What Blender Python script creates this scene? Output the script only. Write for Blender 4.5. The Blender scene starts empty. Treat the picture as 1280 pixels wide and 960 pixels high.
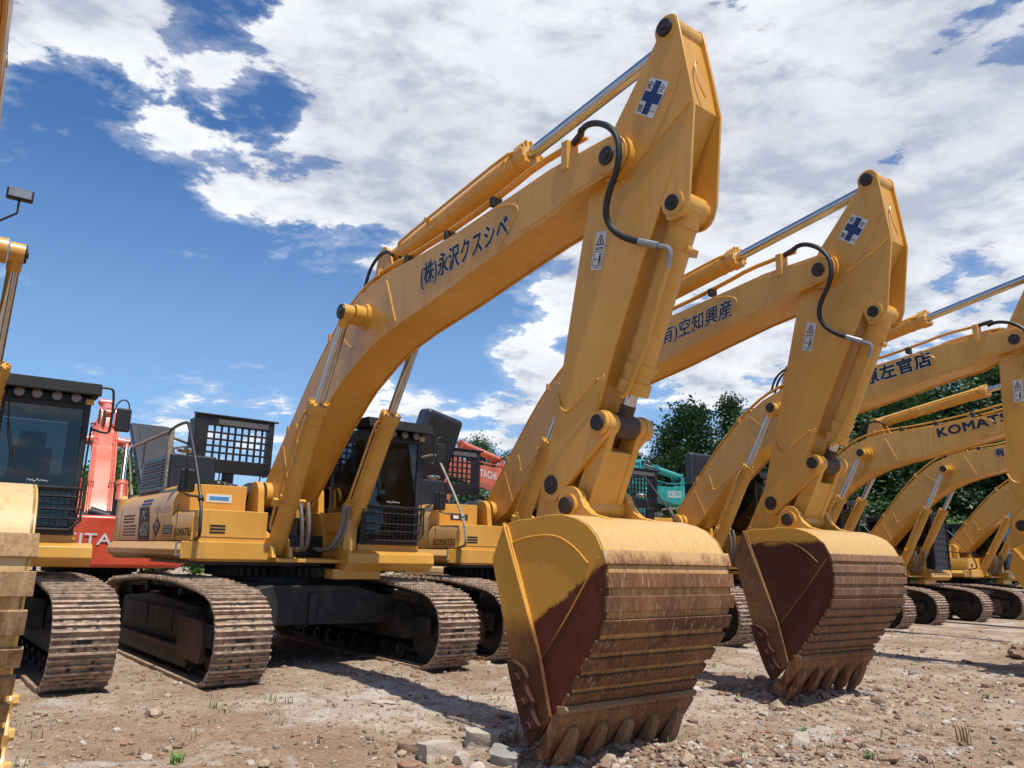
import bpy, bmesh, math, random
import numpy as np
from mathutils import Vector, Matrix, Euler
random.seed(7); rng=np.random.RandomState(5)
R=math.radians
scn=bpy.context.scene; col=scn.collection
scn.view_settings.view_transform='Standard'; scn.view_settings.look='None'
scn.view_settings.gamma=1; scn.view_settings.exposure=0.32; scn.view_settings.use_curve_mapping=False
CAMH=1.416; PITCH=12.482; ROLL=-1.427; FPX=971.4
# ------------------------------------------------------------------ materials
MT={}
def _nt(name):
    m=bpy.data.materials.new(name); m.use_nodes=True; nt=m.node_tree; nt.nodes.clear()
    o=nt.nodes.new('ShaderNodeOutputMaterial'); p=nt.nodes.new('ShaderNodeBsdfPrincipled')
    nt.links.new(p.outputs[0],o.inputs[0]); MT[name]=m
    return m,nt,p
def N(nt,t,**k):
    n=nt.nodes.new(t)
    for a,v in k.items():
        if a in n.inputs.keys() if hasattr(n.inputs,'keys') else False: n.inputs[a].default_value=v
        else: setattr(n,a,v)
    return n
def noise(nt,scale,detail=4,rough=.55,vec=None,stretch=None,dist=0):
    n=nt.nodes.new('ShaderNodeTexNoise'); n.inputs['Scale'].default_value=scale; n.inputs['Detail'].default_value=detail
    n.inputs['Roughness'].default_value=rough; n.inputs['Distortion'].default_value=dist
    tc=nt.nodes.new('ShaderNodeTexCoord'); mp=nt.nodes.new('ShaderNodeMapping')
    nt.links.new(tc.outputs['Object'],mp.inputs[0])
    if stretch: mp.inputs['Scale'].default_value=stretch
    nt.links.new(mp.outputs[0],n.inputs[0])
    return n.outputs[0]
def ramp(nt,fac,stops):
    r=nt.nodes.new('ShaderNodeValToRGB'); e=r.color_ramp.elements
    while len(e)<len(stops): e.new(.5)
    for i,(p,c) in enumerate(stops):
        e[i].position=p; e[i].color=(c,c,c,1) if not isinstance(c,tuple) else (*c,1)
    nt.links.new(fac,r.inputs[0]); return r.outputs[0]
def mix(nt,fac,a,b,bt='MIX'):
    n=nt.nodes.new('ShaderNodeMix'); n.data_type='RGBA'; n.blend_type=bt
    def put(i,v):
        if isinstance(v,(tuple,list)): n.inputs[i].default_value=(*v[:3],1)
        elif isinstance(v,(int,float)): n.inputs[i].default_value=v
        else: nt.links.new(v,n.inputs[i])
    if isinstance(fac,(int,float)): n.inputs[0].default_value=fac
    else: nt.links.new(fac,n.inputs[0])
    put(6,a); put(7,b); return n.outputs[2]
def math_(nt,op,a,b=None,c=None):
    n=nt.nodes.new('ShaderNodeMath'); n.operation=op
    for i,v in enumerate((a,b,c)):
        if v is None: continue
        if isinstance(v,(int,float)): n.inputs[i].default_value=v
        else: nt.links.new(v,n.inputs[i])
    return n.outputs[0]
def bump(nt,p,h,strength=.3,dist=.01):
    b=nt.nodes.new('ShaderNodeBump'); b.inputs['Strength'].default_value=strength; b.inputs['Distance'].default_value=dist
    nt.links.new(h,b.inputs['Height']); nt.links.new(b.outputs[0],p.inputs['Normal'])
def pos(nt):
    tc=nt.nodes.new('ShaderNodeTexCoord'); s=nt.nodes.new('ShaderNodeSeparateXYZ'); nt.links.new(tc.outputs['Object'],s.inputs[0]); return s.outputs
def plain(name,c,rough=.5,metal=0,var=.12,scale=6,spec=.5,bmp=0,coat=0,dust=None,dustamt=.5):
    m,nt,p=_nt(name)
    n=noise(nt,scale,5); d=tuple(x*(1-var*2) for x in c); l=tuple(min(1,x*(1+var)) for x in c)
    out=mix(nt,ramp(nt,n,[(.3,0.0),(.7,1.0)]),d,l)
    if dust:
        n2=noise(nt,3.1,7,.7); out=mix(nt,ramp(nt,n2,[(.62-dustamt*.3,0.0),(.8,dustamt)]),out,dust)
    nt.links.new(out,p.inputs['Base Color']); p.inputs['Metallic'].default_value=metal
    rr=nt.nodes.new('ShaderNodeMapRange'); rr.inputs[3].default_value=max(0,rough-.08); rr.inputs[4].default_value=min(1,rough+.12)
    nt.links.new(n,rr.inputs[0]); nt.links.new(rr.outputs[0],p.inputs['Roughness'])
    p.inputs['Specular IOR Level'].default_value=spec
    if coat: p.inputs['Coat Weight'].default_value=coat; p.inputs['Coat Roughness'].default_value=.12
    if bmp: bump(nt,p,noise(nt,scale*6,4),bmp,.01)
    return m
def paint(name,c,dirt=(.22,.13,.07),dirtamt=.35,faded=None,rough=.36):
    m,nt,p=_nt(name)
    big=noise(nt,1.3,5,.6); fine=noise(nt,22,6,.65); streak=noise(nt,7,5,.6,stretch=(1.2,1.2,.18))
    base=mix(nt,ramp(nt,big,[(.3,0.0),(.72,1.0)]),tuple(x*.88 for x in c),faded or tuple(min(1,x*1.06) for x in c))
    s=math_(nt,'MULTIPLY',ramp(nt,streak,[(.5,0.0),(.78,1.0)]),ramp(nt,big,[(.35,.15),(.7,1.0)]))
    base=mix(nt,math_(nt,'MULTIPLY',s,dirtamt),base,dirt)
    chips=ramp(nt,fine,[(.69,0.0),(.71,1.0)])
    base=mix(nt,math_(nt,'MULTIPLY',chips,.55),base,(.10,.045,.02))
    nt.links.new(base,p.inputs['Base Color'])
    rr=nt.nodes.new('ShaderNodeMapRange'); rr.inputs[3].default_value=rough-.1; rr.inputs[4].default_value=rough+.2
    nt.links.new(streak,rr.inputs[0]); nt.links.new(rr.outputs[0],p.inputs['Roughness'])
    p.inputs['Coat Weight'].default_value=.25; p.inputs['Coat Roughness'].default_value=.2
    bump(nt,p,noise(nt,60,3),.06,.004)
    return m
YC=(.655,.315,.036)
paint('yellow_paint',YC,dirtamt=.5,faded=(.68,.36,.065))
paint('yellow_faded',(.64,.38,.10),dirtamt=.5,rough=.5)
paint('red_paint',(.62,.055,.02),dirtamt=.25,faded=(.68,.11,.05))
paint('orange_paint',(.62,.09,.035),dirtamt=.25,faded=(.75,.22,.14))
paint('teal_paint',(.02,.33,.30),dirtamt=.25)
paint('navy_paint',(.012,.016,.028),dirt=(.12,.10,.08),dirtamt=.2,rough=.42)
plain('black_paint',(.014,.014,.016),.45,dust=(.14,.11,.085),dustamt=.22)
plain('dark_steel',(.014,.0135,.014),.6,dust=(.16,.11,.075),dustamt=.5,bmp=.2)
plain('guard_rust',(.10,.05,.028),.7,dust=(.2,.13,.08),dustamt=.6,bmp=.2)
plain('matt_black',(.012,.012,.013),.75,spec=.2)
plain('rubber',(.012,.012,.012),.45,var=.2)
plain('black_pin',(.018,.014,.012),.5,dust=(.1,.05,.03),dustamt=.5,bmp=.3)
plain('greasy_metal',(.10,.055,.03),.5,dust=(.02,.014,.01),dustamt=.9,bmp=.4,var=.4,scale=14)
plain('chrome',(.55,.55,.56),.13,metal=1,var=.05)
plain('grey_hose',(.20,.19,.17),.6,scale=30)
plain('taped_rail',(.36,.31,.24),.7,scale=28,bmp=.8,var=.3)
plain('steel_grey',(.30,.31,.32),.35,metal=.5)
plain('decal_white',(.62,.62,.60),.5,var=.04)
plain('ink_black',(.010,.010,.012),.5,var=.05)
plain('decal_blue',(.010,.035,.13),.5,var=.06)
plain('decal_navy',(.010,.012,.035),.5,var=.05)
plain('sign_blue',(.04,.25,.55),.5,var=.06)
plain('decal_grey',(.10,.10,.10),.6,var=.1)
plain('wood_like_brown',(.11,.06,.035),.6)
plain('seat_fabric',(.015,.017,.022),.85)
plain('lamp_glass',(.24,.17,.14),.2,var=.2,spec=.8)
plain('amber',(.6,.17,.03),.3)
plain('seat_red',(.35,.05,.03),.8)
# glass
m,nt,p=_nt('cab_glass'); nt.nodes.remove(p)
o=[n for n in nt.nodes if n.type=='OUTPUT_MATERIAL'][0]
t=nt.nodes.new('ShaderNodeBsdfTransparent'); t.inputs[0].default_value=(.42,.47,.47,1)
g=nt.nodes.new('ShaderNodeBsdfGlossy'); g.inputs['Roughness'].default_value=.03; g.inputs[0].default_value=(.85,.9,.95,1)
fr=nt.nodes.new('ShaderNodeFresnel'); fr.inputs[0].default_value=1.45
mx=nt.nodes.new('ShaderNodeMixShader'); f2=math_(nt,'MULTIPLY_ADD',fr.outputs[0],.9,.02)
nt.links.new(f2,mx.inputs[0]); nt.links.new(t.outputs[0],mx.inputs[1]); nt.links.new(g.outputs[0],mx.inputs[2]); nt.links.new(mx.outputs[0],o.inputs[0])
# bucket materials : yellow above, rust below a slanted line in machine space
def bucket_mat(name,kind,lvl,slope=0.0,yel=(.60,.31,.05),rust=(.085,.028,.014),rust2=(.20,.085,.035),soft=.05,scr=.0,tan=None):
    m,nt,p=_nt(name); X,Y,Z=pos(nt)
    edge=noise(nt,5,6,.65); st=noise(nt,18,6,.7,stretch=(1,1.6,.22)); fine=noise(nt,45,6,.7); big=noise(nt,2.2,5,.6)
    h=math_(nt,'ADD',Z,math_(nt,'MULTIPLY',math_(nt,'SUBTRACT',X,6.5),-slope))
    h=math_(nt,'ADD',h,math_(nt,'MULTIPLY',math_(nt,'SUBTRACT',edge,.5),.34 if kind!='side' else .13))
    h=math_(nt,'ADD',h,math_(nt,'MULTIPLY',math_(nt,'SUBTRACT',st,.5),.16 if kind!='side' else .05))
    h=math_(nt,'ADD',h,math_(nt,'MULTIPLY',math_(nt,'SUBTRACT',fine,.5),.07))
    mr=nt.nodes.new('ShaderNodeMapRange'); mr.interpolation_type='SMOOTHSTEP'
    nt.links.new(h,mr.inputs[0]); mr.inputs[1].default_value=lvl-soft; mr.inputs[2].default_value=lvl+soft
    rc=mix(nt,ramp(nt,big,[(.35,0.0),(.65,1.0)]),rust,rust2)
    rc=mix(nt,ramp(nt,fine,[(.4,0.0),(.75,.6)]),rc,(.035,.014,.009))
    if tan: rc=mix(nt,ramp(nt,st,[(.48,0.0),(.66,.75)]),rc,tan)
    if scr:
        sc=ramp(nt,noise(nt,26,3,.5,stretch=(1,2.6,.35)),[(.62,0.0),(.68,scr)])
        rc=mix(nt,sc,rc,(.42,.33,.27))
    yc=mix(nt,ramp(nt,st,[(.52,0.0),(.74,.55)]),yel,(.33,.17,.07) if kind!='side' else tuple(x*.85 for x in yel))
    base=mix(nt,mr.outputs[0],rc,yc)
    nt.links.new(base,p.inputs['Base Color'])
    r2=nt.nodes.new('ShaderNodeMapRange'); nt.links.new(mr.outputs[0],r2.inputs[0]); r2.inputs[3].default_value=.78; r2.inputs[4].default_value=.42; p.inputs['Specular IOR Level'].default_value=.25
    nt.links.new(r2.outputs[0],p.inputs['Roughness']); bump(nt,p,fine,.35,.008)
    return m
bucket_mat('bucket_side','side',1.02,slope=.62,yel=(.61,.30,.042),rust=(.105,.022,.010),rust2=(.15,.042,.017),soft=.018)
bucket_mat('bucket_strip','side',.93,yel=(.61,.30,.042),rust=(.12,.045,.018),rust2=(.30,.13,.04),soft=.12)
bucket_mat('bucket_back','back',1.36,yel=(.58,.36,.14),rust=(.30,.14,.055),rust2=(.52,.29,.11),soft=.09,tan=(.62,.40,.17))
bucket_mat('bucket_bar','bar',1.42,yel=(.55,.33,.14),rust=(.115,.046,.022),rust2=(.26,.115,.042),soft=.06,scr=.8,tan=(.25,.13,.065))
bucket_mat('bucket_lip','bar',3,rust=(.13,.05,.022),rust2=(.33,.16,.065),scr=.35,tan=(.38,.22,.11))
bucket_mat('bucket_tooth','bar',3,rust=(.22,.11,.05),rust2=(.38,.23,.12),scr=.2)
bucket_mat('bucket_cutter','bar',3,rust=(.05,.02,.012),rust2=(.09,.032,.018))
bucket_mat('worn_side','side',1.56,slope=.1,rust=(.075,.026,.014),rust2=(.11,.042,.02),soft=.03)
bucket_mat('worn_strip','side',3,rust=(.17,.085,.035),rust2=(.30,.165,.07),soft=.1)
bucket_mat('worn_back','back',1.42,yel=(.52,.33,.13),rust=(.22,.115,.065),rust2=(.30,.16,.085),soft=.05,tan=(.34,.21,.13))
bucket_mat('worn_bar','bar',3,rust=(.15,.075,.042),rust2=(.25,.13,.07),scr=.3,tan=(.34,.2,.12))
bucket_mat('tan_back','back',1.33,yel=(.60,.42,.20),rust=(.45,.25,.09),rust2=(.55,.33,.12),soft=.1,tan=(.55,.38,.18))
bucket_mat('tan_bar','bar',1.58,yel=(.60,.42,.2),rust=(.20,.10,.055),rust2=(.42,.26,.12),scr=.3,tan=(.5,.34,.17))
# tracks
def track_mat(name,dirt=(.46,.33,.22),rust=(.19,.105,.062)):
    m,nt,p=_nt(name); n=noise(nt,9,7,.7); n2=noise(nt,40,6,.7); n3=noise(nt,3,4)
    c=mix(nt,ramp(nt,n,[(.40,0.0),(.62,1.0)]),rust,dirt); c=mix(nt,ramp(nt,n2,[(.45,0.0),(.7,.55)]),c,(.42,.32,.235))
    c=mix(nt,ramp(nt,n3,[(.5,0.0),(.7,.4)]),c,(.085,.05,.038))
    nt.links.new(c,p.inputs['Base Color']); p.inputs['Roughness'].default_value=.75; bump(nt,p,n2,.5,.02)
track_mat('track_steel');  # dirty plates darker, grousers lighter: gap shadow painted into their colours
plain('grouser_steel',(.52,.37,.26),.55,var=.35,scale=14,bmp=.4,dust=(.12,.06,.04),dustamt=.7)
plain('dirt_clump',(.40,.30,.21),.95,var=.25,scale=20,bmp=1)
# ------------------------------------------------------------------ mesh builder
class MB:
    def __init__(s): s.v=[];s.f=[];s.m=[];s.sm=[]
    def add(s,vs,fs,mi=0,sm=False):
        b=len(s.v); s.v+=[tuple(v) for v in vs]; s.f+=[tuple(b+i for i in f) for f in fs]; s.m+=[mi]*len(fs); s.sm+=[sm]*len(fs); return s
    def box(s,x0,x1,y0,y1,z0,z1,mi=0,M=None):
        vs=[Vector((x,y,z)) for x in(x0,x1) for y in(y0,y1) for z in(z0,z1)]
        if M is not None: vs=[M@v for v in vs]
        return s.add(vs,[(0,1,3,2),(4,6,7,5),(0,4,5,1),(2,3,7,6),(0,2,6,4),(1,5,7,3)],mi)
    def prism(s,poly,a0,a1,axis='y',mi=0,cap=True):
        """poly in the plane normal to axis: y->(x,z), x->(y,z), z->(x,y)"""
        def P(p,a): return {'y':(p[0],a,p[1]),'x':(a,p[0],p[1]),'z':(p[0],p[1],a)}[axis]
        ar=sum(poly[i][0]*poly[(i+1)%len(poly)][1]-poly[(i+1)%len(poly)][0]*poly[i][1] for i in range(len(poly)))
        flip=(ar>0)==(axis!='y')
        if a1<a0: a0,a1=a1,a0
        n=len(poly); vs=[P(p,a0) for p in poly]+[P(p,a1) for p in poly]; fs=[]
        for i in range(n):
            j=(i+1)%n; fs.append((i,j,n+j,n+i) if flip else (i,n+i,n+j,j))
        if cap:
            A=tuple(range(n)); B=tuple(range(n,2*n)); fs+=([A[::-1],B] if flip else [A,B[::-1]])
        return s.add(vs,fs,mi)
    def cyl(s,p0,p1,r0,r1=None,n=20,mi=0,cap=True):
        r1=r0 if r1 is None else r1; p0,p1=Vector(p0),Vector(p1); d=(p1-p0).normalized()
        u=d.orthogonal().normalized(); w=d.cross(u); vs=[]
        for p,r in((p0,r0),(p1,r1)):
            for i in range(n): a=2*math.pi*i/n; vs.append(p+u*math.cos(a)*r+w*math.sin(a)*r)
        s.add(vs,[(i,(i+1)%n,n+(i+1)%n,n+i) for i in range(n)],mi,True)
        if cap: s.add(vs,[tuple(range(n))[::-1],tuple(range(n,2*n))],mi)
        return s
    def tube(s,pts,r,n=8,mi=0,smooth=0):
        s.marks=getattr(s,'marks',[])+[(len(s.v),len(s.f))]
        pts=[Vector(p) for p in pts]
        for _ in range(smooth):
            q=[pts[0]]
            for a,b in zip(pts[:-1],pts[1:]): q+=[a*.75+b*.25,a*.25+b*.75]
            q.append(pts[-1]); pts=q
        prev=None; vs=[]; k=len(pts)
        for i,p in enumerate(pts):
            t=(pts[min(i+1,k-1)]-pts[max(i-1,0)]).normalized()
            u=t.orthogonal().normalized() if prev is None else (prev-t*prev.dot(t)).normalized(); prev=u; w=t.cross(u)
            rr=r(i/(k-1)) if callable(r) else r
            for j in range(n): a=2*math.pi*j/n; vs.append(p+u*math.cos(a)*rr+w*math.sin(a)*rr)
        fs=[(i*n+j,i*n+(j+1)%n,(i+1)*n+(j+1)%n,(i+1)*n+j) for i in range(k-1) for j in range(n)]
        s.add(vs,fs,mi,True); s.add(vs,[tuple(range(n))[::-1],tuple(range((k-1)*n,k*n))],mi); return s
    def sphere(s,c,r,sx=1,sy=1,sz=1,n=12,m=8,mi=0):
        vs=[];fs=[]
        for i in range(m+1):
            t=math.pi*i/m
            for j in range(n): a=2*math.pi*j/n; vs.append((c[0]+r*sx*math.sin(t)*math.cos(a),c[1]+r*sy*math.sin(t)*math.sin(a),c[2]+r*sz*math.cos(t)))
        for i in range(m):
            for j in range(n): fs.append((i*n+j,(i+1)*n+j,(i+1)*n+(j+1)%n,i*n+(j+1)%n))
        return s.add(vs,fs,mi,True)
    def build_each(s,name,mats,parent):
        st=getattr(s,'marks',[])+[(len(s.v),len(s.f))]
        for (v0,f0),(v1,f1) in zip(st[:-1],st[1:]):
            q=MB(); q.v=s.v[v0:v1]; q.f=[tuple(i-v0 for i in f) for f in s.f[f0:f1]]; q.m=s.m[f0:f1]; q.sm=s.sm[f0:f1]; q.build(name,mats,parent)
    def build(s,name,mats,parent=None,bevel=0,auto=35,label=None,seg=2):
        me=bpy.data.meshes.new(name); me.from_pydata(s.v,[],s.f)
        if isinstance(mats,str): mats=[mats]
        for m in mats: me.materials.append(MT[m])
        me.polygons.foreach_set('material_index',s.m)
        me.polygons.foreach_set('use_smooth',[True]*len(s.f)); me.update()
        me.set_sharp_from_angle(angle=R(auto))
        o=bpy.data.objects.new(name,me); col.objects.link(o); o.parent=parent
        if bevel:
            b=o.modifiers.new('bevel','BEVEL'); b.width=bevel; b.segments=seg; b.limit_method='ANGLE'; b.angle_limit=R(auto+5); b.harden_normals=True
        if label: o['label']=label
        return o
def thing(name,label,cat,loc=(0,0,0),rz=0,group=None):
    o=bpy.data.objects.new(name,None); col.objects.link(o); o.empty_display_size=.3
    o.location=loc; o.rotation_euler=(0,0,rz); o['label']=label; o['category']=cat
    if group:o['group']=group
    return o
def tag(o,label=None,cat=None,group=None,kind=None):
    if label:o['label']=label
    if cat:o['category']=cat
    if group:o['group']=group
    if kind:o['kind']=kind
    return o
def arc(cx,cz,r,a0,a1,n=8): return [(cx+r*math.cos(R(a0+(a1-a0)*i/n)),cz+r*math.sin(R(a0+(a1-a0)*i/n))) for i in range(n+1)]
def inset(poly,d):
    n=len(poly); ar=sum(poly[i][0]*poly[(i+1)%n][1]-poly[(i+1)%n][0]*poly[i][1] for i in range(n)); s=1 if ar>0 else -1; out=[]
    for i in range(n):
        a,b,c=Vector(poly[i-1]),Vector(poly[i]),Vector(poly[(i+1)%n])
        e1=(b-a).normalized(); e2=(c-b).normalized(); n1=Vector((-e1.y,e1.x))*s; n2=Vector((-e2.y,e2.x))*s
        k=(n1+n2); L=max(k.length_squared/2,.35); q=b+k*(d/L); out.append((q.x,q.y))
    return out
def smoothline(p,k=2,closed=False):
    p=[Vector(a) for a in p]
    for _ in range(k):
        q=[p[0]]
        for a,b in zip(p[:-1],p[1:]): q+=[a*.75+b*.25,a*.25+b*.75]
        q.append(p[-1]); p=q
    return [tuple(a) for a in p]
# text -> mesh laid on a plane: origin o, direction u (baseline), v (up)
def text_obj(name,body,mat,parent,o,u,v,size,width=None,bold=0.0,ext=.0015,lift=0,align='LEFT',slant=0,space=None):
    cu=bpy.data.curves.new(name,'FONT'); cu.body=body; cu.size=1; cu.offset=0; cu.extrude=0; cu.space_character=space or 1+max(0,bold)*2.2; cu.resolution_u=3; cu.shear=slant
    cu.align_x='LEFT'; cu.fill_mode='FRONT'
    tmp=bpy.data.objects.new(name,cu); col.objects.link(tmp); bpy.context.view_layer.update()
    me=bpy.data.meshes.new_from_object(tmp.evaluated_get(bpy.context.evaluated_depsgraph_get()))
    col.objects.unlink(tmp); bpy.data.objects.remove(tmp); bpy.data.curves.remove(cu)
    if not len(me.vertices): return None
    me.name=name; u=Vector(u).normalized(); v=Vector(v); v=(v-u*v.dot(u)).normalized(); nn=u.cross(v)
    xs=[q.co.x for q in me.vertices]; ys=[q.co.y for q in me.vertices]; x0,x1,y0,y1=min(xs),max(xs),min(ys),max(ys)
    sy=size/(y1-y0) if size<0 else size; sx=sy if width is None else width/(x1-x0)
    base=[(q.co.x,q.co.y) for q in me.vertices]; faces=[tuple(pl.vertices) for pl in me.polygons]; bpy.data.meshes.remove(me)
    rad=bold*sy; sh=[(0,0)]+([(math.cos(a*math.pi/4),math.sin(a*math.pi/4)) for a in range(8)] if rad>.0015 else [])
    V=[];Fc=[]
    for k,(ax,ay) in enumerate(sh):
        n0=len(V); Fc+=[tuple(n0+i for i in f) for f in faces]
        V+=[Vector(o)+u*((x-x0)*sx+ax*rad)+v*(y*sy+ay*rad)+nn*(ext+lift+k*.00012) for x,y in base]
    me=bpy.data.meshes.new(name); me.from_pydata(V,[],Fc); me.update()
    me.materials.clear(); me.materials.append(MT[mat]); 
    for pl in me.polygons: pl.material_index=0
    ob=bpy.data.objects.new(name,me); col.objects.link(ob); ob.parent=parent; return ob
def outlined(body,parent,o,u,v,size,width,bold=.012,ol=.05,label=None,fg='ink_black',bg='decal_white',slant=0):
    a=text_obj('lettering_outline',body,bg,parent,o,u,v,size,width,bold+ol,.0015,slant=slant,space=1+bold*2.2)
    b=text_obj('lettering',body,fg,parent,o,u,v,size,width,bold,.0045,slant=slant)
    if a and b:
        # recentre outline on the letters
        def bb(me): c=[q.co for q in me.vertices]; return sum(((Vector((min(k[i] for k in c) for i in range(3)))),(Vector((max(k[i] for k in c) for i in range(3))))),Vector())*.5
        d=bb(b.data)-bb(a.data); nn=Vector(u).cross(Vector(v)).normalized(); d-=nn*d.dot(nn)
        for q in a.data.vertices: q.co+=d
    if label and b: b['label']=label
    return b
XV=(1,0,0); ZV=(0,0,1)
# ------------------------------------------------------------------ excavator geometry (M-frame: x forward, y left, z up)
F=(.166,2.171); T=(6.763,4.669); Cp=(2.68,4.21); CB=(1.06,1.44); A_=(7.308,5.62); B_=(7.343,4.079); L_=(6.635,2.45); Rp=(6.058,2.0); K_=(6.35,1.813); AB=(2.88,4.97)
def track_path():
    pts=[(-2.15,0),(2.2,0),(2.44,.09),(2.58,.27),(2.61,.5),(2.57,.7),(2.45,.83),(2.26,.93),(1.85,.98),(1.1,1.035),(.27,1.045),(-.67,1.03),(-1.5,.98),(-2.05,.95),(-2.4,.84),(-2.6,.62),(-2.62,.4),(-2.5,.16)]
    P=[Vector(p) for p in pts]; P.append(P[0]); seg=[(P[i+1]-P[i]).length for i in range(len(P)-1)]; tot=sum(seg)
    return P,seg,tot
def on_path(P,seg,tot,s):
    s%=tot; i=0
    while s>seg[i] and i<len(seg)-1: s-=seg[i]; i+=1
    return P[i].lerp(P[i+1],s/seg[i])
def make_track(root,s,mats):
    P,seg,tot=track_path(); n=int(round(tot/.205)); yc=1.37*s; b=MB(); rr=random.Random(3 if s>0 else 4)
    for k in range(n):
        a=on_path(P,seg,tot,k*tot/n); c=on_path(P,seg,tot,(k+1)*tot/n); d=(c-a); L=d.length; d.normalize(); nrm=Vector((d.y,-d.x))
        def q(t,h,y): v=a+d*t+nrm*h; return (v.x,yc+y,v.y)
        def bx(t0,t1,h0,h1,y0,y1,mi): 
            vs=[q(t,h,y) for t in(t0,t1) for y in(y0,y1) for h in(h0,h1)]
            b.add(vs,[(0,1,3,2),(4,6,7,5),(0,4,5,1),(2,3,7,6),(0,2,6,4),(1,5,7,3)],mi)
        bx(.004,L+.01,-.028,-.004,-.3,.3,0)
        for t,h in((.0,.034),(.072,.022),(.142,.022)):
            bx(t+.006,t+.026,-.006,h,-.3,.3,1)
        # link pair, then raised dark blocks painting the shade of shoe openings
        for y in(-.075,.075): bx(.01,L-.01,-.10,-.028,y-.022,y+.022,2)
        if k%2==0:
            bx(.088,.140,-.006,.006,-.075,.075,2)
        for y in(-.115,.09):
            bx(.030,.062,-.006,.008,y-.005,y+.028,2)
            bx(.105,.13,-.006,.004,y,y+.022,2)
        for _ in range(5):
            y=rr.uniform(-.26,.22); w=rr.uniform(.05,.14); t=rr.choice((.026,.095)); 
            vs=[q(t+.0,-.004,y),q(t+.045,-.004,y),q(t+.045,-.004,y+w),q(t,-.004,y+w),q(t+.01,rr.uniform(.0,.012),y+.01),q(t+.035,rr.uniform(0,.012),y+.015),q(t+.03,rr.uniform(0,.012),y+w-.02),q(t+.012,rr.uniform(0,.012),y+w-.015)]
            b.add(vs,[(4,5,6,7)[::-1],(0,1,5,4),(1,2,6,5),(2,3,7,6),(3,0,4,7)],3)
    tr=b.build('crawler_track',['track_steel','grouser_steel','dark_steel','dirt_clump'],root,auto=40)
    f=MB(); o=1.37*s
    prof=[(-1.75,.30),(1.55,.30),(1.72,.36),(1.78,.62),(1.55,.76),(-.3,.84),(-1.7,.74),(-1.85,.5)]
    f.prism(prof,o-.16,o+.16); 
    side=o+.19*s
    for x0,x1 in((-1.5,-.35),(-.3,.75),(.8,1.6)): f.box(x0,x1,*sorted((o+.15*s,side)),.42,.70)
    f.box(-1.62,1.45,*sorted((o+.16*s,o+.205*s)),.10,.30)
    f.box(1.5,2.2,o-.2,o-.15,.38,.62); f.box(1.5,2.2,o+.15,o+.2,.38,.62)
    fr=f.build('track_frame',['dark_steel'],tr,bevel=.012)
    g=MB(); g.prism([(1.15,.22),(1.95,.20),(2.0,.42),(1.9,.64),(1.15,.66)],*sorted((o+.17*s,o+.235*s))); g.build('idler_guard',['guard_rust'],tr,bevel=.012)
    g=MB(); g.box(-1.7,1.45,*sorted((o+.17*s,o+.235*s)),.27,.315); g.build('guard_rail',['guard_rust'],tr,bevel=.006)
    w=MB(); w.cyl((2.02,o-.09,.5),(2.02,o+.09,.5),.43,n=32); w.cyl((2.02,o-.15,.5),(2.02,o+.15,.5),.13); w.build('idler_wheel',['dark_steel'],tr)
    w=MB(); n=21; ring=[]
    for i in range(n*2): r=.43 if i%2 else .37; a=math.pi*i/n; ring.append((-2.05+r*math.cos(a),.5+r*math.sin(a)))
    w.prism(ring,o-.05,o+.05); w.cyl((-2.05,o-.2,.5),(-2.05,o+.24,.5),.26); w.build('sprocket',['dark_steel'],tr)
    for i in range(8):
        x=-1.5+i*.42; w=MB(); w.cyl((x,o-.15,.16),(x,o+.15,.16),.10,n=16); w.cyl((x,o-.19,.16),(x,o+.19,.16),.05,n=10); w.build('roller',['dark_steel'],tr)
    for x in(-.8,.7): w=MB(); w.cyl((x,o-.12,.91),(x,o+.12,.91),.075,n=14); w.build('carrier_roller',['dark_steel'],tr)
    return tr
BOOM=[(-.06,2.03),(.05,1.985),(.3,2.0),(.61,2.14),(1.0,2.51),(1.45,2.93),(1.93,3.31),(2.13,3.45),(2.61,3.69),(2.98,3.83),(3.48,3.94),(4.3,4.07),(5.0,4.205),(5.71,4.335),(6.1,4.385),(6.3,4.47),(6.62,4.50)]+arc(6.763,4.669,.19,-70,95,8)[1:]+[(6.02,4.85),(5.56,4.80),(4.55,4.70),(3.78,4.66),(3.2,4.655),(2.75,4.60),(2.29,4.45),(1.88,4.20),(1.5,3.90),(1.14,3.56),(.8,3.2),(.38,2.75),(.0,2.35)]+arc(.166,2.171,.235,140,215,4)[1:-1]
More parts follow.
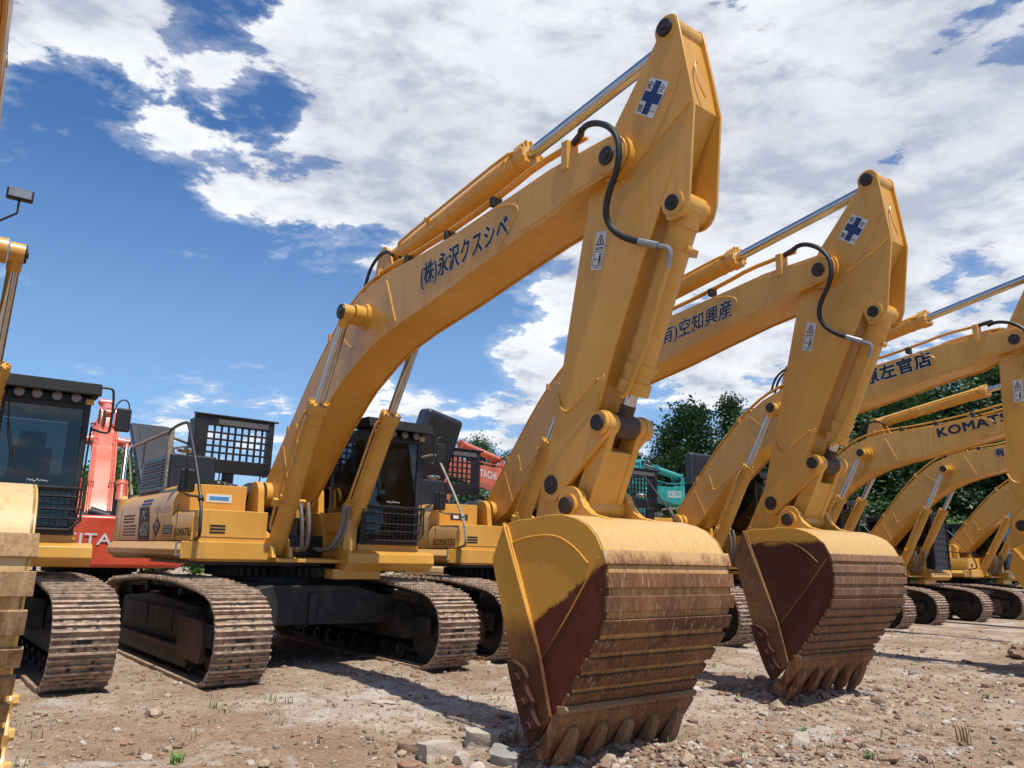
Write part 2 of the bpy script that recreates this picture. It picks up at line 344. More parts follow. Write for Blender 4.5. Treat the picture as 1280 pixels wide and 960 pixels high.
def make_boom(root,P):
    hw=.265; b=MB()
    for s in(-1,1): b.prism(BOOM,s*hw-.011,s*hw+.011)
    b.prism(inset(BOOM,.022),-hw+.012,hw-.012)
    b.cyl((F[0],-.36,F[1]),(F[0],.36,F[1]),.17,n=28)
    b.cyl((T[0],-hw-.035,T[1]),(T[0],hw+.035,T[1]),.155,n=28)
    b.cyl((Cp[0],-.45,Cp[1]),(Cp[0],.45,Cp[1]),.125,n=24); b.cyl((Cp[0],-.32,Cp[1]),(Cp[0],.32,Cp[1]),.16,.16,n=24)
    # doubler plates at foot and tip
    ft=[(-.03,2.05),(.3,2.03),(.6,2.2),(.9,2.52),(.75,2.62),(.62,2.60),(.5,2.72),(.42,2.72),(.05,2.38)]
    tp=[(5.62,4.36),(6.1,4.42),(6.32,4.50),(6.6,4.53)]+arc(6.763,4.669,.165,-60,90,6)[1:]+[(6.0,4.81),(5.85,4.80)]
    for s in(-1,1):
        b.prism(tp[:1]+tp[1:],s*(hw+.006)-.012,s*(hw+.006)+.012)
    bo=b.build('boom',[P],root,bevel=.008)
    for s in(-1,1):
        w=MB()
        y=s*(hw+.013)
        w.tube([(3.42,y,3.99),(3.28,y,4.3),(3.16,y,4.55)],.010,6)
        w.tube([(5.25,y,4.74),(5.50,y,4.70),(5.62,y,4.60),(5.42,y,4.42),(5.30,y,4.30)],.008,6,smooth=2)
        w.tube([(.93,y,3.1),(1.0,y,2.95),(.99,y,2.84),(1.1,y,2.80),(1.45,y,3.02),(1.8,y,3.26)],.010,6,smooth=2)
        w.tube([(.55,y,2.82),(.8,y,2.32)],.006,6)
        w.tube([(2.0,y,4.18),(2.25,y,3.95),(2.45,y,3.85)],.006,6,smooth=1)
        w.build_each('weld_bead',[P],bo)
    for s in(-1,1):
        for (x,z),r,y in((T,.085,hw+.055),(F,.07,.385),(Cp,.095,.615)):
            q=MB(); q.cyl((x,s*(y-.03),z),(x,s*y,z),r,r*.92,n=24); q.cyl((x,s*(y-.01),z),(x,s*(y+.012),z),r*.4,n=12); q.build('pin_cap',['black_pin'],bo)
    # hydraulic lines along the top
    for k,(y,dz) in enumerate(((-.235,.05),(-.19,.05),(.19,.05),(.235,.05))):
        pts=[(.02,y,2.45),(.0,y,2.36+dz),(.38,y,2.78+dz),(.8,y,3.23+dz),(1.14,y,3.60+dz),(1.5,y,3.94+dz),(1.88,y,4.25+dz),(2.29,y,4.50+dz),(2.75,y,4.65+dz),(3.2,y,4.70+dz),(3.78,y,4.71+dz),(4.6,y,4.77+dz),(5.4,y,4.88+dz),(5.75,y,4.95+dz),(6.25,y,4.97+dz),(6.42,y,4.97+dz)]
        q=MB(); q.tube(pts,.017,8,smooth=1); q.build('hydraulic_pipe',[P],bo)
    for x,z in((.6,3.0),(1.7,4.1),(2.9,4.67),(3.55,4.66),(4.35,4.70),(5.15,4.80)):
        for s in(-1,1):
            q=MB(); q.box(x-.03,x+.03,*sorted((s*.27,s*.15)),z,z+.10); q.cyl((x,s*.21,z+.1),(x,s*.21,z+.125),.015,n=8); q.build('pipe_clamp',['black_pin' if x>3 else P],bo,bevel=.004)
    for s in(-1,1): q=MB(); q.box(6.2,6.28,*sorted((s*.30,s*.16)),4.75,5.03); q.build('pipe_bracket',[P],bo,bevel=.006)
    for y in(-.34,.34): q=MB(); q.tube([(6.25,y*.62,5.02),(6.42,y*.8,5.02),(6.50,y,5.0)],.032,8); q.build('hose_fitting',['black_pin'],bo)
    for k,y in enumerate((-.20,-.08,.08,.20)): q=MB(); q.tube([(2.45,y,4.60),(2.56,y,4.86),(2.76,y,4.99+.02*k),(2.98,y,5.0),(3.12,y,4.90)],.021,8,smooth=2); q.build('boom_hose',['rubber'],bo)
    for s in(-1,1): q=MB(); q.prism([(2.66,4.60),(3.14,4.64),(3.02,4.95)]+arc(2.88,4.97,.11,10,170,6)+[(2.74,4.9)],s*.17-.025,s*.17+.025); q.build('cylinder_bracket',[P],bo,bevel=.006)
    return bo
ARMS=[(7.2,5.56)]+arc(A_[0],A_[1],.125,165,20,6)+[(7.50,5.23),(7.565,4.84),(7.50,4.12)]+arc(B_[0],B_[1],.135,-5,-120,5)[1:]+[(7.22,4.10),(7.01,3.68),(6.74,3.08),(6.52,2.53),(6.30,2.15),(6.17,1.72)]+arc(5.95,1.36,.2,20,-160,8)+[(5.80,1.75),(5.99,2.41),(6.18,3.3),(6.43,4.45),(6.48,4.62),(6.72,4.98)]
ARMC=[(7.2,5.5),(7.40,5.56),(7.47,5.23),(7.53,4.86),(7.15,4.2),(7.0,3.70),(6.72,3.08),(6.50,2.55),(6.28,2.15),(6.15,1.74),(6.1,1.3),(5.9,1.2),(5.83,1.5),(5.83,1.76),(6.02,2.43),(6.21,3.3),(6.45,4.44),(6.51,4.60),(6.75,4.94)]
def make_arm(root,P):
    hw=.165; b=MB()
    for s in(-1,1): b.prism(ARMS,s*hw-.012,s*hw+.012)
    b.prism(ARMC,-hw+.013,hw-.013)
    b.cyl((A_[0],-hw-.02,A_[1]),(A_[0],hw+.02,A_[1]),.11,n=24)
    b.cyl((B_[0],-hw-.025,B_[1]),(B_[0],hw+.025,B_[1]),.10,n=24)
    b.cyl((Rp[0],-.20,Rp[1]),(Rp[0],.20,Rp[1]),.12,n=24); b.cyl((5.95,-.22,1.36),(5.95,.22,1.36),.17,n=24)
    b.cyl((T[0],-.235,T[1]),(T[0],.235,T[1]),.2,n=28)
    # lower reinforcement with V-shaped top edge
    v=[(6.075,2.78),(6.11,2.64),(6.16,2.60),(6.22,2.60),(6.45,2.76),(6.62,2.86),(6.50,2.53),(6.30,2.17),(6.15,1.74),(5.84,1.76),(5.99,2.41)]
    for s in(-1,1): b.prism(v,s*(hw+.016)-.008,s*(hw+.016)+.008)
    # fork around boom tip: raised panel
    k=[(6.55,4.72),(6.86,5.06),(7.05,5.30),(7.46,5.24),(7.54,4.85),(7.12,4.45)]
    ar=b.build('arm',[P],root,bevel=.008)
    for s in(-1,1):
        w=MB()
        y=s*(hw+.013)
        w.tube([(6.66,4.42),(7.0,4.58),(7.545,4.83)] and [(6.62,y,4.36),(6.95,y,4.55),(7.30,y,4.72),(7.53,y,4.86)],.011,6,smooth=1)
        w.tube([(7.12,y,4.66),(7.36,y,4.97),(7.45,y,5.18)],.007,6)
        w.tube([(7.49,y,4.78),(7.33,y,4.35),(7.22,y,4.14)],.007,6)
        w.tube([(6.06,y+s*.012,2.78),(6.10,y+s*.012,2.66),(6.17,y+s*.012,2.60),(6.25,y+s*.012,2.62),(6.55,y+s*.012,2.83)],.010,6,smooth=2)
        w.build_each('weld_bead',[P],ar)
    w=MB(); w.tube([(7.475,.0,5.30),(7.50,-.07,5.28),(7.535,-.09,5.08),(7.57,-.04,4.93)],.008,6,smooth=2); w.build('lifting_loop',[P],ar)
    for s in(-1,1):
        for (x,z),r,y in((A_,.075,hw+.05),(B_,.065,hw+.045),(Rp,.085,.245)):
            q=MB(); q.cyl((x,s*(y-.035),z),(x,s*y,z),r,r*.93,n=24); q.cyl((x,s*(y-.01),z),(x,s*(y+.01),z),r*.35,n=10); q.build('pin_cap',['black_pin'],ar)
    # bucket-cylinder hard pipe (right and left) and the rubber loop from the boom
    for s in(-1,):
        q=MB(); q.tube([(6.50,s*.34,5.0),(6.60,s*.37,5.0),(6.72,s*.38,4.96),(6.86,s*.38,4.87),(6.96,s*.38,4.73),(6.98,s*.38,4.58),(6.94,s*.37,4.43),(6.84,s*.36,4.29),(6.78,s*.34,4.15),(6.80,s*.31,4.02),(6.92,s*.28,3.90),(7.12,s*.24,3.80),(7.22,s*.21,3.76)],.027,10,smooth=2)
        q.build('arm_hose',['rubber'],ar)
        q=MB(); q.tube([(7.06,s*.252,3.83),(7.22,s*.21,3.76)],.031,10); q.tube([(7.20,s*.215,3.765),(7.30,s*.19,3.73),(7.31,s*.18,3.68),(7.27,s*.17,3.58)],.021,8,smooth=1); q.build('hose_fitting',['steel_grey'],ar)
        q=MB(); q.tube([(7.27,s*.17,3.58),(7.16,s*.155,3.35),(7.02,s*.15,3.0),(6.93,s*.15,2.85),(6.83,s*.14,2.68),(6.76,s*.13,2.66)],.020,8,smooth=1); q.build('bucket_cylinder_pipe',[P],ar)
    return ar
def lever(p,q,r0,r1,n=10):
    """outline of a link: two bosses joined by tangents (x,z)"""
    a=math.degrees(math.atan2(q[1]-p[1],q[0]-p[0]))
    return arc(p[0],p[1],r0,a+90,a+270,n)+arc(q[0],q[1],r1,a-90,a+90,n)
def make_linkage(root,P):
    out=[]
    for s in(-1,1):
        b=MB(); b.prism(lever(Rp,L_,.135,.105),s*.215-.022,s*.215+.022); b.cyl((L_[0],s*.13,L_[1]),(L_[0],s*.275,L_[1]),.095,n=22)
        o=b.build('rocker_link',[P],root,bevel=.006)
        q=MB(); q.cyl((L_[0],s*.26,L_[1]),(L_[0],s*.30,L_[1]),.068,.062,n=22); q.build('pin_cap',['black_pin'],o); out.append(o)
    b=MB(); d=Vector((K_[0]-L_[0],K_[1]-L_[1])).normalized(); nn=Vector((-d.y,d.x))
    def pt(t,h): v=Vector(L_).lerp(Vector(K_),t)+nn*h; return (v.x,v.y)
    for s in(-1,1): b.prism([pt(-.02,.075),pt(.3,.085),pt(1.0,.085),pt(1.0,-.085),pt(.3,-.085),pt(-.02,-.075)],s*.155-.035,s*.155+.035)
    b.prism([pt(.28,.075),pt(1.0,.075),pt(1.0,-.075),pt(.28,-.075)],-.13,.13)
    b.cyl((K_[0],-.215,K_[1]),(K_[0],.215,K_[1]),.10,n=24); b.cyl((L_[0],-.19,L_[1]),(L_[0],-.11,L_[1]),.09,n=20); b.cyl((L_[0],.11,L_[1]),(L_[0],.19,L_[1]),.09,n=20)
    o=b.build('bucket_link',[P],root,bevel=.008); out.append(o)
    q=MB(); q.cyl((L_[0],-.12,L_[1]),(L_[0],.12,L_[1]),.062,n=20); q.build('link_pin',['black_pin'],o)
    return out
BK_TOP=[(6.03,1.66),(6.15,1.69),(6.32,1.695),(6.5,1.72),(6.68,1.72),(6.82,1.69),(6.93,1.645),(7.02,1.57),(7.08,1.47),(7.115,1.36),(7.125,1.24),(7.12,1.1),(7.08,.95),(7.0,.84),(6.92,.73),(6.79,.55),(6.66,.375)]
BK=BK_TOP+[(6.58,.30),(6.43,.14),(6.16,.64),(6.04,.98),(5.89,1.39)]
def make_bucket(root,P,m):
    hb=m.get('hb',.67); b=MB()
    for s in(-1,1): b.prism(BK,s*hb-.014,s*hb+.014)
    bk=b.build('bucket',[m['side']],root,bevel=.006)
    top=inset(BK_TOP+[(6.58,.30)],0)
    shell=MB(); outer=BK_TOP; inner=[]
    for i,pp in enumerate(outer):
        a=Vector(outer[max(i-1,0)]); c=Vector(outer[min(i+1,len(outer)-1)]); d=(c-a).normalized(); nn=Vector((d.y,-d.x)); q=Vector(pp)+nn*.028; inner.append((q.x,q.y))
    shell.prism(outer+inner[::-1],-hb-.004,hb+.004); shell.build('back_shell',[m['back']],bk,auto=50)
    for s in(-1,1):
        st=MB(); st.prism([(6.03,1.66),(6.07,1.64),(6.49,.70),(6.60,.33),(6.43,.14),(6.16,.64),(6.04,.98),(5.89,1.39)],*sorted((s*(hb+.012),s*(hb+.034)))); st.build('side_strip',[m['strip']],bk,bevel=.006)
        st=MB(); y=s*(hb+.036); st.tube([(6.03,y,1.66),(6.48,y,.72),(6.60,y,.34)],.011,8)
        st.tube([(6.5,s*(hb+.016),.72),(6.78,s*(hb+.016),1.06),(7.05,s*(hb+.016),1.42)],.006,6)
        st.tube([(6.13,s*(hb+.016),1.52),(6.3,s*(hb+.016),1.56),(6.6,s*(hb+.016),1.58),(6.8,s*(hb+.016),1.50),(6.95,s*(hb+.016),1.38)],.007,6,smooth=2)
        st.build_each('weld_bead',[m['bead']],bk)
        st=MB(); y0,y1=sorted((s*(hb+.034),s*(hb+.075)))
        st.prism([(6.15,.66),(6.22,.67),(6.33,.635),(6.38,.575),(6.37,.51),(6.40,.46),(6.45,.42),(6.44,.36),(6.47,.31),(6.52,.27),(6.50,.20),(6.42,.12),(6.34,.24),(6.22,.48)],y0,y1)
        cu=st.build('side_cutter',[m['cut']],bk,bevel=.008)
        for x,z in((6.29,.56),(6.36,.40),(6.43,.25)):
            q=MB(); q.cyl((x,s*(hb+.07),z),(x,s*(hb+.105),z),.032,n=6); q.cyl((x,s*(hb+.06),z),(x,s*(hb+.08),z),.045,n=12); q.build('bolt',[m['cut']],cu)
    # ears
    for s in(-1,1):
        e=MB(); e.prism([(5.98,1.62),(5.85,1.52)]+arc(5.95,1.36,.16,150,270,4)+[(6.2,1.45),(6.6,1.66),(6.86,1.67),(6.72,1.72),(6.60,1.745),(6.52,1.80),(6.475,1.87)]+arc(K_[0],K_[1]+.02,.135,20,160,8)+[(6.20,1.76),(6.12,1.70)],s*.27-.035,s*.27+.035)
        e.cyl((K_[0],s*.22,K_[1]),(K_[0],s*.33,K_[1]),.095,n=22)
        ea=e.build('hinge_ear',[m['ear']],bk,bevel=.01); q=MB(); q.cyl((K_[0],s*.31,K_[1]),(K_[0],s*.365,K_[1]),.07,.065,n=22); q.build('pin_cap',['black_pin'],ea)
    # wear bars along the back
    path=[Vector(p) for p in BK_TOP[7:]]; seg=[(path[i+1]-path[i]).length for i in range(len(path)-1)]; tot=sum(seg)
    def at(s):
        i=0
        while s>seg[i] and i<len(seg)-1: s-=seg[i]; i+=1
        d=(path[i+1]-path[i]).normalized(); return path[i]+d*s,d
    s0=.115; nbar=m.get('nbar',8); pitch=(tot-.13)/nbar
    for k in range(nbar):
        q=MB(); (a,d),(c,d2)=at(s0+k*pitch),at(s0+k*pitch+pitch*.66); dd=(c-a).normalized(); nn=Vector((-dd.y,dd.x))
        th=.022; pr=[a-nn*.004,a+nn*th,c+nn*th,c-nn*.004]; jj=random.uniform(0,.012)
        q.prism([(v.x,v.y) for v in pr],-hb-.02-jj,hb+.03+jj); q.build('wear_bar',[m['bar']],bk,bevel=.004)
    # lip, adapters and teeth
    q=MB(); q.prism([(6.72,.40),(6.735,.35),(6.50,.035),(6.45,.055),(6.60,.33),(6.66,.38)],-hb-.03,hb+.03); lip=q.build('cutting_lip',[m['lip']],bk,bevel=.005)
    q=MB(); q.prism([(6.66,.415),(6.745,.425),(6.765,.40),(6.75,.375),(6.67,.37)],-hb-.035,hb+.035); q.build('lip_ledge',[m['tooth']],lip,bevel=.004)
    for i in range(5):
        y=(-.56+i*.28)*hb/.67; q=MB(); w=.055
        a0=Vector((6.735,.325)); a1=Vector((6.53,.0)); d=(a1-a0).normalized(); nn=Vector((-d.y,d.x))
        if nn.x<0: nn=-nn
        vs=[]
        for t,ww,h in((.07,.034,.004),(.095,.040,.030),(.24,.054,.050),(.33,.060,.050)):
            c=a0+d*t
            for yy,hh in((-ww,-.02),(-ww*.88,h),(ww*.88,h),(ww,-.02)): v=c+nn*hh; vs.append((v.x,y+yy,v.y))
        fs=[(i4*4+j,i4*4+j+1,(i4+1)*4+j+1,(i4+1)*4+j) for i4 in range(3) for j in range(3)]+[(i4*4+3,i4*4,(i4+1)*4,(i4+1)*4+3) for i4 in range(3)]+[(0,3,2,1),(12,13,14,15)]
        q.add(vs,fs); ad=q.build('tooth_adapter',[m['tooth']],lip,bevel=.003,auto=12)
        q=MB(); c=a0+d*.325; e=a0+d*.46; pr=[c-nn*.03,c+nn*.038,e+nn*.03,e-nn*.005]; q.prism([(v.x,v.y) for v in pr],y-.055,y+.055); q.build('tooth',[m['lip']],lip,bevel=.006)
    return bk
def make_barrel(name,root,P,L,r,rodlen,rod_r,gl=True,eye=.1,w=.09,pipe=True):
    """cylinder lying on +x from its base eye at the origin; rod is a child sliding along x"""
    b=MB(); b.cyl((-.0,0,0),(L-.02,0,0),r,n=28); b.cyl((-.02,-w,0),(-.02,w,0),eye,n=22)
    for x in(L-.30,L-.20,): b.cyl((x,0,0),(x+.035,0,0),r*1.06,n=28)
    b.cyl((L-.10,0,0),(L,0,0),r*1.16,n=28)
    for i in range(12 if name!='bucket_cylinder' else 0):
        a=2*math.pi*i/12; b.cyl((L-.115,math.cos(a)*r*1.07,math.sin(a)*r*1.07),(L+.022,math.cos(a)*r*1.07,math.sin(a)*r*1.07),.016,n=6)
    if name=='bucket_cylinder':
        for x in(.10,.27,L-.24): b.cyl((x,0,0),(x+.05,0,0),r*1.09,n=28); 
        for z in(-1,1): b.cyl((.30,-.03,z*r*1.05),(.30,.03,z*r*1.05),.03,n=8)
        b.box(.27,.33,-r-.09,r*.2,-.05,.05); b.cyl((L-.22,-r-.10,.03),(L-.22,-r+.02,.03),.032,n=10)
    o=b.build(name,[P],root)
    if name=='boom_cylinder': q=MB(); q.cyl((.62,0,0),(.68,0,0),r*1.13,n=24); q.box(.60,.70,-r-.10,r+.10,-.02,.035); q.build('cylinder_clamp',[P],o,bevel=.008)
    if pipe:
        q=MB(); y=-(r+.03); q.tube([(.25,y*.8,.04),(.32,y,.05),(L*.55,y,.05),(L-.2,y,.05),(L-.12,y*.8,.04)],.018,8,smooth=1); q.cyl((L*.35,-r-.05,.05),(L*.35,r*.3,.05),.03,n=8); q.build('cylinder_pipe',[P],o)
    q=MB(); q.cyl((L-rodlen*0,0,0),(L,0,0),.01) if False else None
    rd=MB(); rd.cyl((-rodlen,0,0),(-.1,0,0),rod_r,n=24,mi=0); rd.cyl((-.18,0,0),(-.06,0,0),rod_r*1.15,n=20,mi=1); rd.cyl((0,-w,0),(0,w,0),eye,n=22,mi=1)
    ro=rd.build('piston_rod',['chrome',P if name!='bucket_cylinder' else 'greasy_metal'],o)
    return o,ro
def put_cyl(o,ro,p,q,S=Matrix()):
    p,q=Vector(p),Vector(q); d=q-p; L=d.length; ang=math.atan2(d.z,math.hypot(d.x,d.y)); yaw=math.atan2(d.y,d.x)
    o.matrix_local=S@Matrix.Translation(p)@Matrix.Rotation(yaw,4,'Z')@Matrix.Rotation(-ang,4,'Y'); ro.matrix_local=Matrix.Translation((L,0,0))
def make_cab(root,P):
    x0,x1,y0,y1,z0,z1=-.42,1.44,.52,1.42,1.56,3.02; b=MB(); t=.07
    # pillars
    for x in(x0,x1-t):
        for y in(y0,y1-t): b.box(x,x+t,y,y+t,z0,z1)
    b.box(.42,.50,y0,y0+.05,z0,z1); b.box(.42,.50,y1-.05,y1,z0,z1)
    b.box(x0,x1,y0,y1,z1-.01,z1+.07); b.box(x0,x1,y0,y1,z0-.04,z0+.03)
    for y in(y0,y1-.04): b.box(x0+.01,x1-.01,y+.002,y+.038,z0,2.02); b.box(x0+.01,x1-.01,y+.002,y+.038,z1-.10,z1)
    b.box(x0+.002,x0+.04,y0+.01,y1-.01,z0,2.2); b.box(x1-.045,x1-.004,y0+.01,y1-.01,z1-.09,z1); b.box(x1-.045,x1-.004,y0+.01,y1-.01,2.0,2.05)
    c=b.build('cab',['black_paint'],root,bevel=.015)
    def pane(name,*a): q=MB(); q.box(*a); return q.build(name,['cab_glass'],c)
    pane('windscreen',x1-.03,x1-.022,y0+t,y1-t,2.05,z1-.09); pane('lower_window',x1-.03,x1-.022,y0+t,y1-t,z0+.05,2.0)
    for y in(y0+.02,y1-.026):
        pane('side_window',x0+t,.42,y,y+.006,2.02,z1-.1); pane('side_window',.50,x1-t,y,y+.006,2.02,z1-.1)
    pane('rear_window',x0+.02,x0+.026,y0+t,y1-t,2.2,z1-.02)
    q=MB(); q.box(-.1,.42,.74,1.2,1.92,2.04); q.box(-.22,-.08,.74,1.2,2.0,2.62,M=None); q.box(-.24,-.12,.82,1.12,2.62,2.82); q.box(-.1,.3,.62,.72,2.1,2.18); q.box(-.1,.3,1.22,1.32,2.1,2.18); q.box(-.05,.3,.8,1.14,1.6,1.92); q.build('seat',['seat_fabric'],c,bevel=.035,seg=3)
    q=MB(); q.box(.6,.95,.6,.7,1.6,2.1); q.cyl((.8,.9,1.6),(.85,.92,2.25),.015,n=8); q.cyl((.8,1.05,1.6),(.85,1.04,2.25),.015,n=8); q.build('control_lever',['black_paint'],c)
    q=MB(); q.box(.86,.92,.86,.97,1.66,1.8); q.box(.86,.92,1.0,1.11,1.66,1.8); q.build('pedal',['seat_red'],c,bevel=.01)
    # lower front guard
    g=MB(); xf=x1+.06; ys=y0-.02; ye=y1+.04
    g.tube([(xf,ys,2.03),(xf,ye,2.03),(xf,ye,1.68),(xf,ye-.1,1.58),(xf,ys+.1,1.58),(xf,ys,1.66),(xf,ys,2.03)],.016,8)
    for z in(1.94,1.80,1.70): g.tube([(xf,ys,z),(xf,ye,z)],.009,6)
    for i in range(15): y=ys+.03+i*(ye-ys-.06)/14; g.tube([(xf,y,1.6),(xf,y,2.03)],.0035,4)
    for z in np.linspace(1.62,2.0,9): g.tube([(xf,ys,z),(xf,ye,z)],.003,4)
    for y in(ys+.05,ye-.05): g.tube([(x1-.02,y,2.03),(xf,y,2.03)],.014,6)
    g.build('front_guard',['black_paint'],c)
    v=MB(); v.prism([(x1-.35,z1+.08),(x1+.04,z1+.075),(x1+.20,z1+.045),(x1+.205,z1+.065),(x1+.12,z1+.20),(x1-.35,z1+.21)],y0-.06,y1+.07); v.build('visor',['matt_black'],c,bevel=.012)
    v=MB(); v.box(x1-.0,x1+.03,y0+.08,y1-.07,z1-.03,z1+.055); v.build('light_bar',['black_paint'],c,bevel=.006)
    v=MB(); v.box(x1-.0,x1+.035,y1-.068,y1+.02,z1-.035,z1+.03); v.build('corner_trim',[P],c,bevel=.006)
    for y in(.70,.87,1.06,1.25):
        v=MB(); v.cyl((x1+.03,y,z1+.02),(x1+.10,y,z1+.015),.058,n=18,mi=1); v.cyl((x1+.10,y,z1+.015),(x1+.105,y,z1+.015),.048,n=18); v.build('work_light',['lamp_glass','black_paint'],c)
    w=MB(); w.tube([(x1+.0,.62,2.98),(x1+.01,.66,2.6),(x1+.01,.72,2.35)],.008,6); w.tube([(x1+.012,.64,2.75),(x1+.012,.79,2.2)],.01,4); w.build('wiper',['black_paint'],c)
    w=MB(); yb=y1; w.tube([(x1-.05,yb,3.2),(x1-.03,yb+.18,3.22),(x1-.03,yb+.22,3.17),(x1-.03,yb+.23,2.72),(x1-.03,yb+.19,2.68),(x1-.02,yb+.02,2.72)],.014,8,smooth=2); w.tube([(x1-.02,yb+.03,2.75),(x1,yb+.02,2.3),(x1+.02,yb+.02,1.72),(x1+.02,yb-.06,1.60)],.011,8,smooth=1)
    w.tube([(x1-.03,yb+.23,2.9),(x1-.03,yb+.28,3.09),(x1-.03,yb+.38,3.10),(x1-.03,yb+.41,2.95)],.008,6,smooth=2); w.build('mirror_bracket',['black_paint'],c)
    w=MB(); w.box(x1-.06,x1-.02,yb+.27,yb+.43,2.72,3.0); mi=w.build('mirror',['rubber'],c,bevel=.03,seg=3)
    # script decal
    w=MB(); rs=random.Random(8); pts=[(x1-.018,.90+.017*i,2.10+rs.uniform(-.016,.022)) for i in range(13)]; w.tube(pts,.0028,4,smooth=2); w.build('scribble_decal',['decal_white'],c)
    return c
def make_body(root,P,PF,rail=True):
    b=MB()
    b.box(-2.75,1.12,-1.46,1.46,1.265,1.33)
    b.prism([(-1.55,1.505),(-1.55,1.98),(-1.50,2.09),(-1.40,2.19),(-1.34,2.215),(-.62,2.23),(-.62,1.34),(-1.50,1.34),(-1.50,1.505)],-2.64,-.86,'x')
    b.prism([(-1.55,1.505),(-1.55,1.98),(-1.50,2.12),(-1.42,2.22),(-1.36,2.245),(-.60,2.26),(-.60,1.34),(-1.50,1.34),(-1.50,1.505)],-.85,.21,'x')
    b.prism([(-1.55,1.505),(-1.55,1.80),(-1.52,1.86),(-1.46,1.885),(-.62,1.885),(-.62,1.335),(-1.5,1.335),(-1.5,1.505)],.215,1.08,'x')
    # sloping panel beside the boom
    b.prism([(.22,1.34),(1.07,1.34),(.98,1.62),(.30,1.86),(.22,1.86)],-.615,-.53)
    # ledge / side bumper
    b.prism([(-1.50,1.27),(-1.63,1.33),(-1.63,1.40),(-1.545,1.50),(-1.3,1.50),(-1.3,1.27)],-2.78,1.00,'x')
    b.prism([(.98,-1.63),(1.16,-1.46),(1.16,-.56),(.9,-.56),(.9,-1.5)],1.29,1.50,'z')
    # counterweight
    cw=[(-2.66,-1.56),(-2.95,-1.52),(-3.12,-1.40),(-3.24,-1.1),(-3.33,-.5),(-3.35,0),(-3.33,.5),(-3.24,1.1),(-3.12,1.40),(-2.95,1.52),(-2.66,1.56)]
    # left house
    b.prism([(1.55,1.33),(1.55,1.98),(1.50,2.12),(1.42,2.20),(.45,2.22),(.45,1.33)],-2.64,-.5,'x')
    b.box(-.5,1.40,.52,1.46,1.335,1.535)
    b.prism([(1.20,1.20),(1.46,1.18),(1.58,1.28),(1.56,1.40),(1.44,1.44),(1.20,1.44)],.30,1.62)
    b.prism([(-.5,1.30),(1.22,1.22),(1.22,1.42),(-.5,1.42)],1.40,1.60)
    b.box(1.12,1.36,-.56,.60,1.268,1.315)
    b.box(.3,1.38,.31,.505,1.335,1.93); b.box(.45,1.30,.292,.312,1.45,1.60); b.box(.45,1.30,.292,.312,1.66,1.81)
    b.box(1.2,1.44,.16,.86,1.07,1.195)
    # boom foot ears
    for y in(-.49,.40):
        b.prism([(-.25,1.33),(.52,1.33),(.40,1.8)]+arc(F[0],F[1],.175,0,180,10)+[(-.1,1.9)],y,y+.09)
    for s in(-1,1):
        for k in(.36,.585): b.prism([(.90,1.32),(1.30,1.32),(1.25,1.46)]+arc(CB[0],CB[1],.135,10,170,8)+[(.88,1.44)],s*k-.028,s*k+.028)
    b.box(-.3,1.0,-.36,-.30,1.33,1.62); b.box(-.3,1.0,.30,.36,1.33,1.62)
    # tall fins in front of the boom foot
    for y in(-.33,.27): b.prism([(.5,1.33),(.95,1.33),(.88,1.6),(.70,1.95),(.62,1.85)],y,y+.05)
    bo=b.build('upper_body',[P],root,bevel=.018)
    q=MB(); q.prism(cw,1.24,2.20,'z'); q.build('counterweight',[PF],bo,bevel=.07,seg=3,auto=50)
    # panel seams and vents
    s=MB()
    for x in(-2.40,-.45,.44): s.box(x-.004,x+.004,-1.553,-1.545,1.52,1.97)
    s.box(.215,1.07,-1.553,-1.545,1.503,1.508); s.box(1.078,1.084,-1.45,-.64,1.55,1.556)
    for i in range(4): s.box(-2.2,-1.5,-1.554,-1.54,1.57+i*.045,1.592+i*.045)
    for i in range(3): s.box(1.075,1.085,-1.34,-1.15,1.60+i*.04,1.622+i*.04)
    s.box(-.9,1.07,-1.46,1.4,1.225,1.262)
    s.build('vent',['black_paint'],bo)
    # engine bay, pipes
    e=MB(); e.box(-2.5,-.9,-.60,.44,1.35,2.2); e.box(-.86,-.3,-.58,.44,1.35,1.9); e.cyl((-1.5,-.3,2.2),(-1.5,-.3,2.6),.09,n=14); e.cyl((-1.2,-.9,2.28),(-.4,-.9,2.28),.10,n=14); e.cyl((-.9,-.3,2.2),(-.9,.2,2.35),.12,n=14)
    for k in range(6): e.tube([(-.5+.05*k,-.55,2.1),(-.6,-.3+.05*k,2.4),(-.8,.0+.08*k,2.3),(-.7,.3,2.1)],.03,8,smooth=2)
    for k in range(4): e.sphere((-.55-.2*k,-.75+.15*k,2.3),.09)
    e.build('engine',['black_paint'],bo,bevel=.01)
    # valve block and hoses below the boom
    e=MB(); e.box(.25,.85,-.26,.26,1.34,1.62); e.cyl((.6,-.2,1.6),(.6,-.2,1.8),.05,n=10); e.cyl((.5,.1,1.6),(.5,.1,1.82),.05,n=10); e.build('valve_block',['black_paint'],bo,bevel=.01)
    for k,(y,dx) in enumerate(((-.30,0),(-.22,.03),(.22,.03),(.30,0))):
        e=MB(); e.tube([(1.40+dx,y*1.15,2.02),(1.43+dx,y*1.08,1.85),(1.40+dx,y*.95,1.62),(1.30,y*.75,1.46),(1.1,y*.6,1.42),(.9,y*.6,1.45)],.026,8,smooth=2); e.build('boom_cylinder_hose',['grey_hose'],bo)
    # hinge hooks, grab handle
    e=MB(); e.tube([(1.06,-1.64,1.33),(1.12,-1.72,1.33),(1.12,-1.72,1.47),(1.0,-1.64,1.48)],.012,6); e.build('step_loop',['steel_grey'],bo)
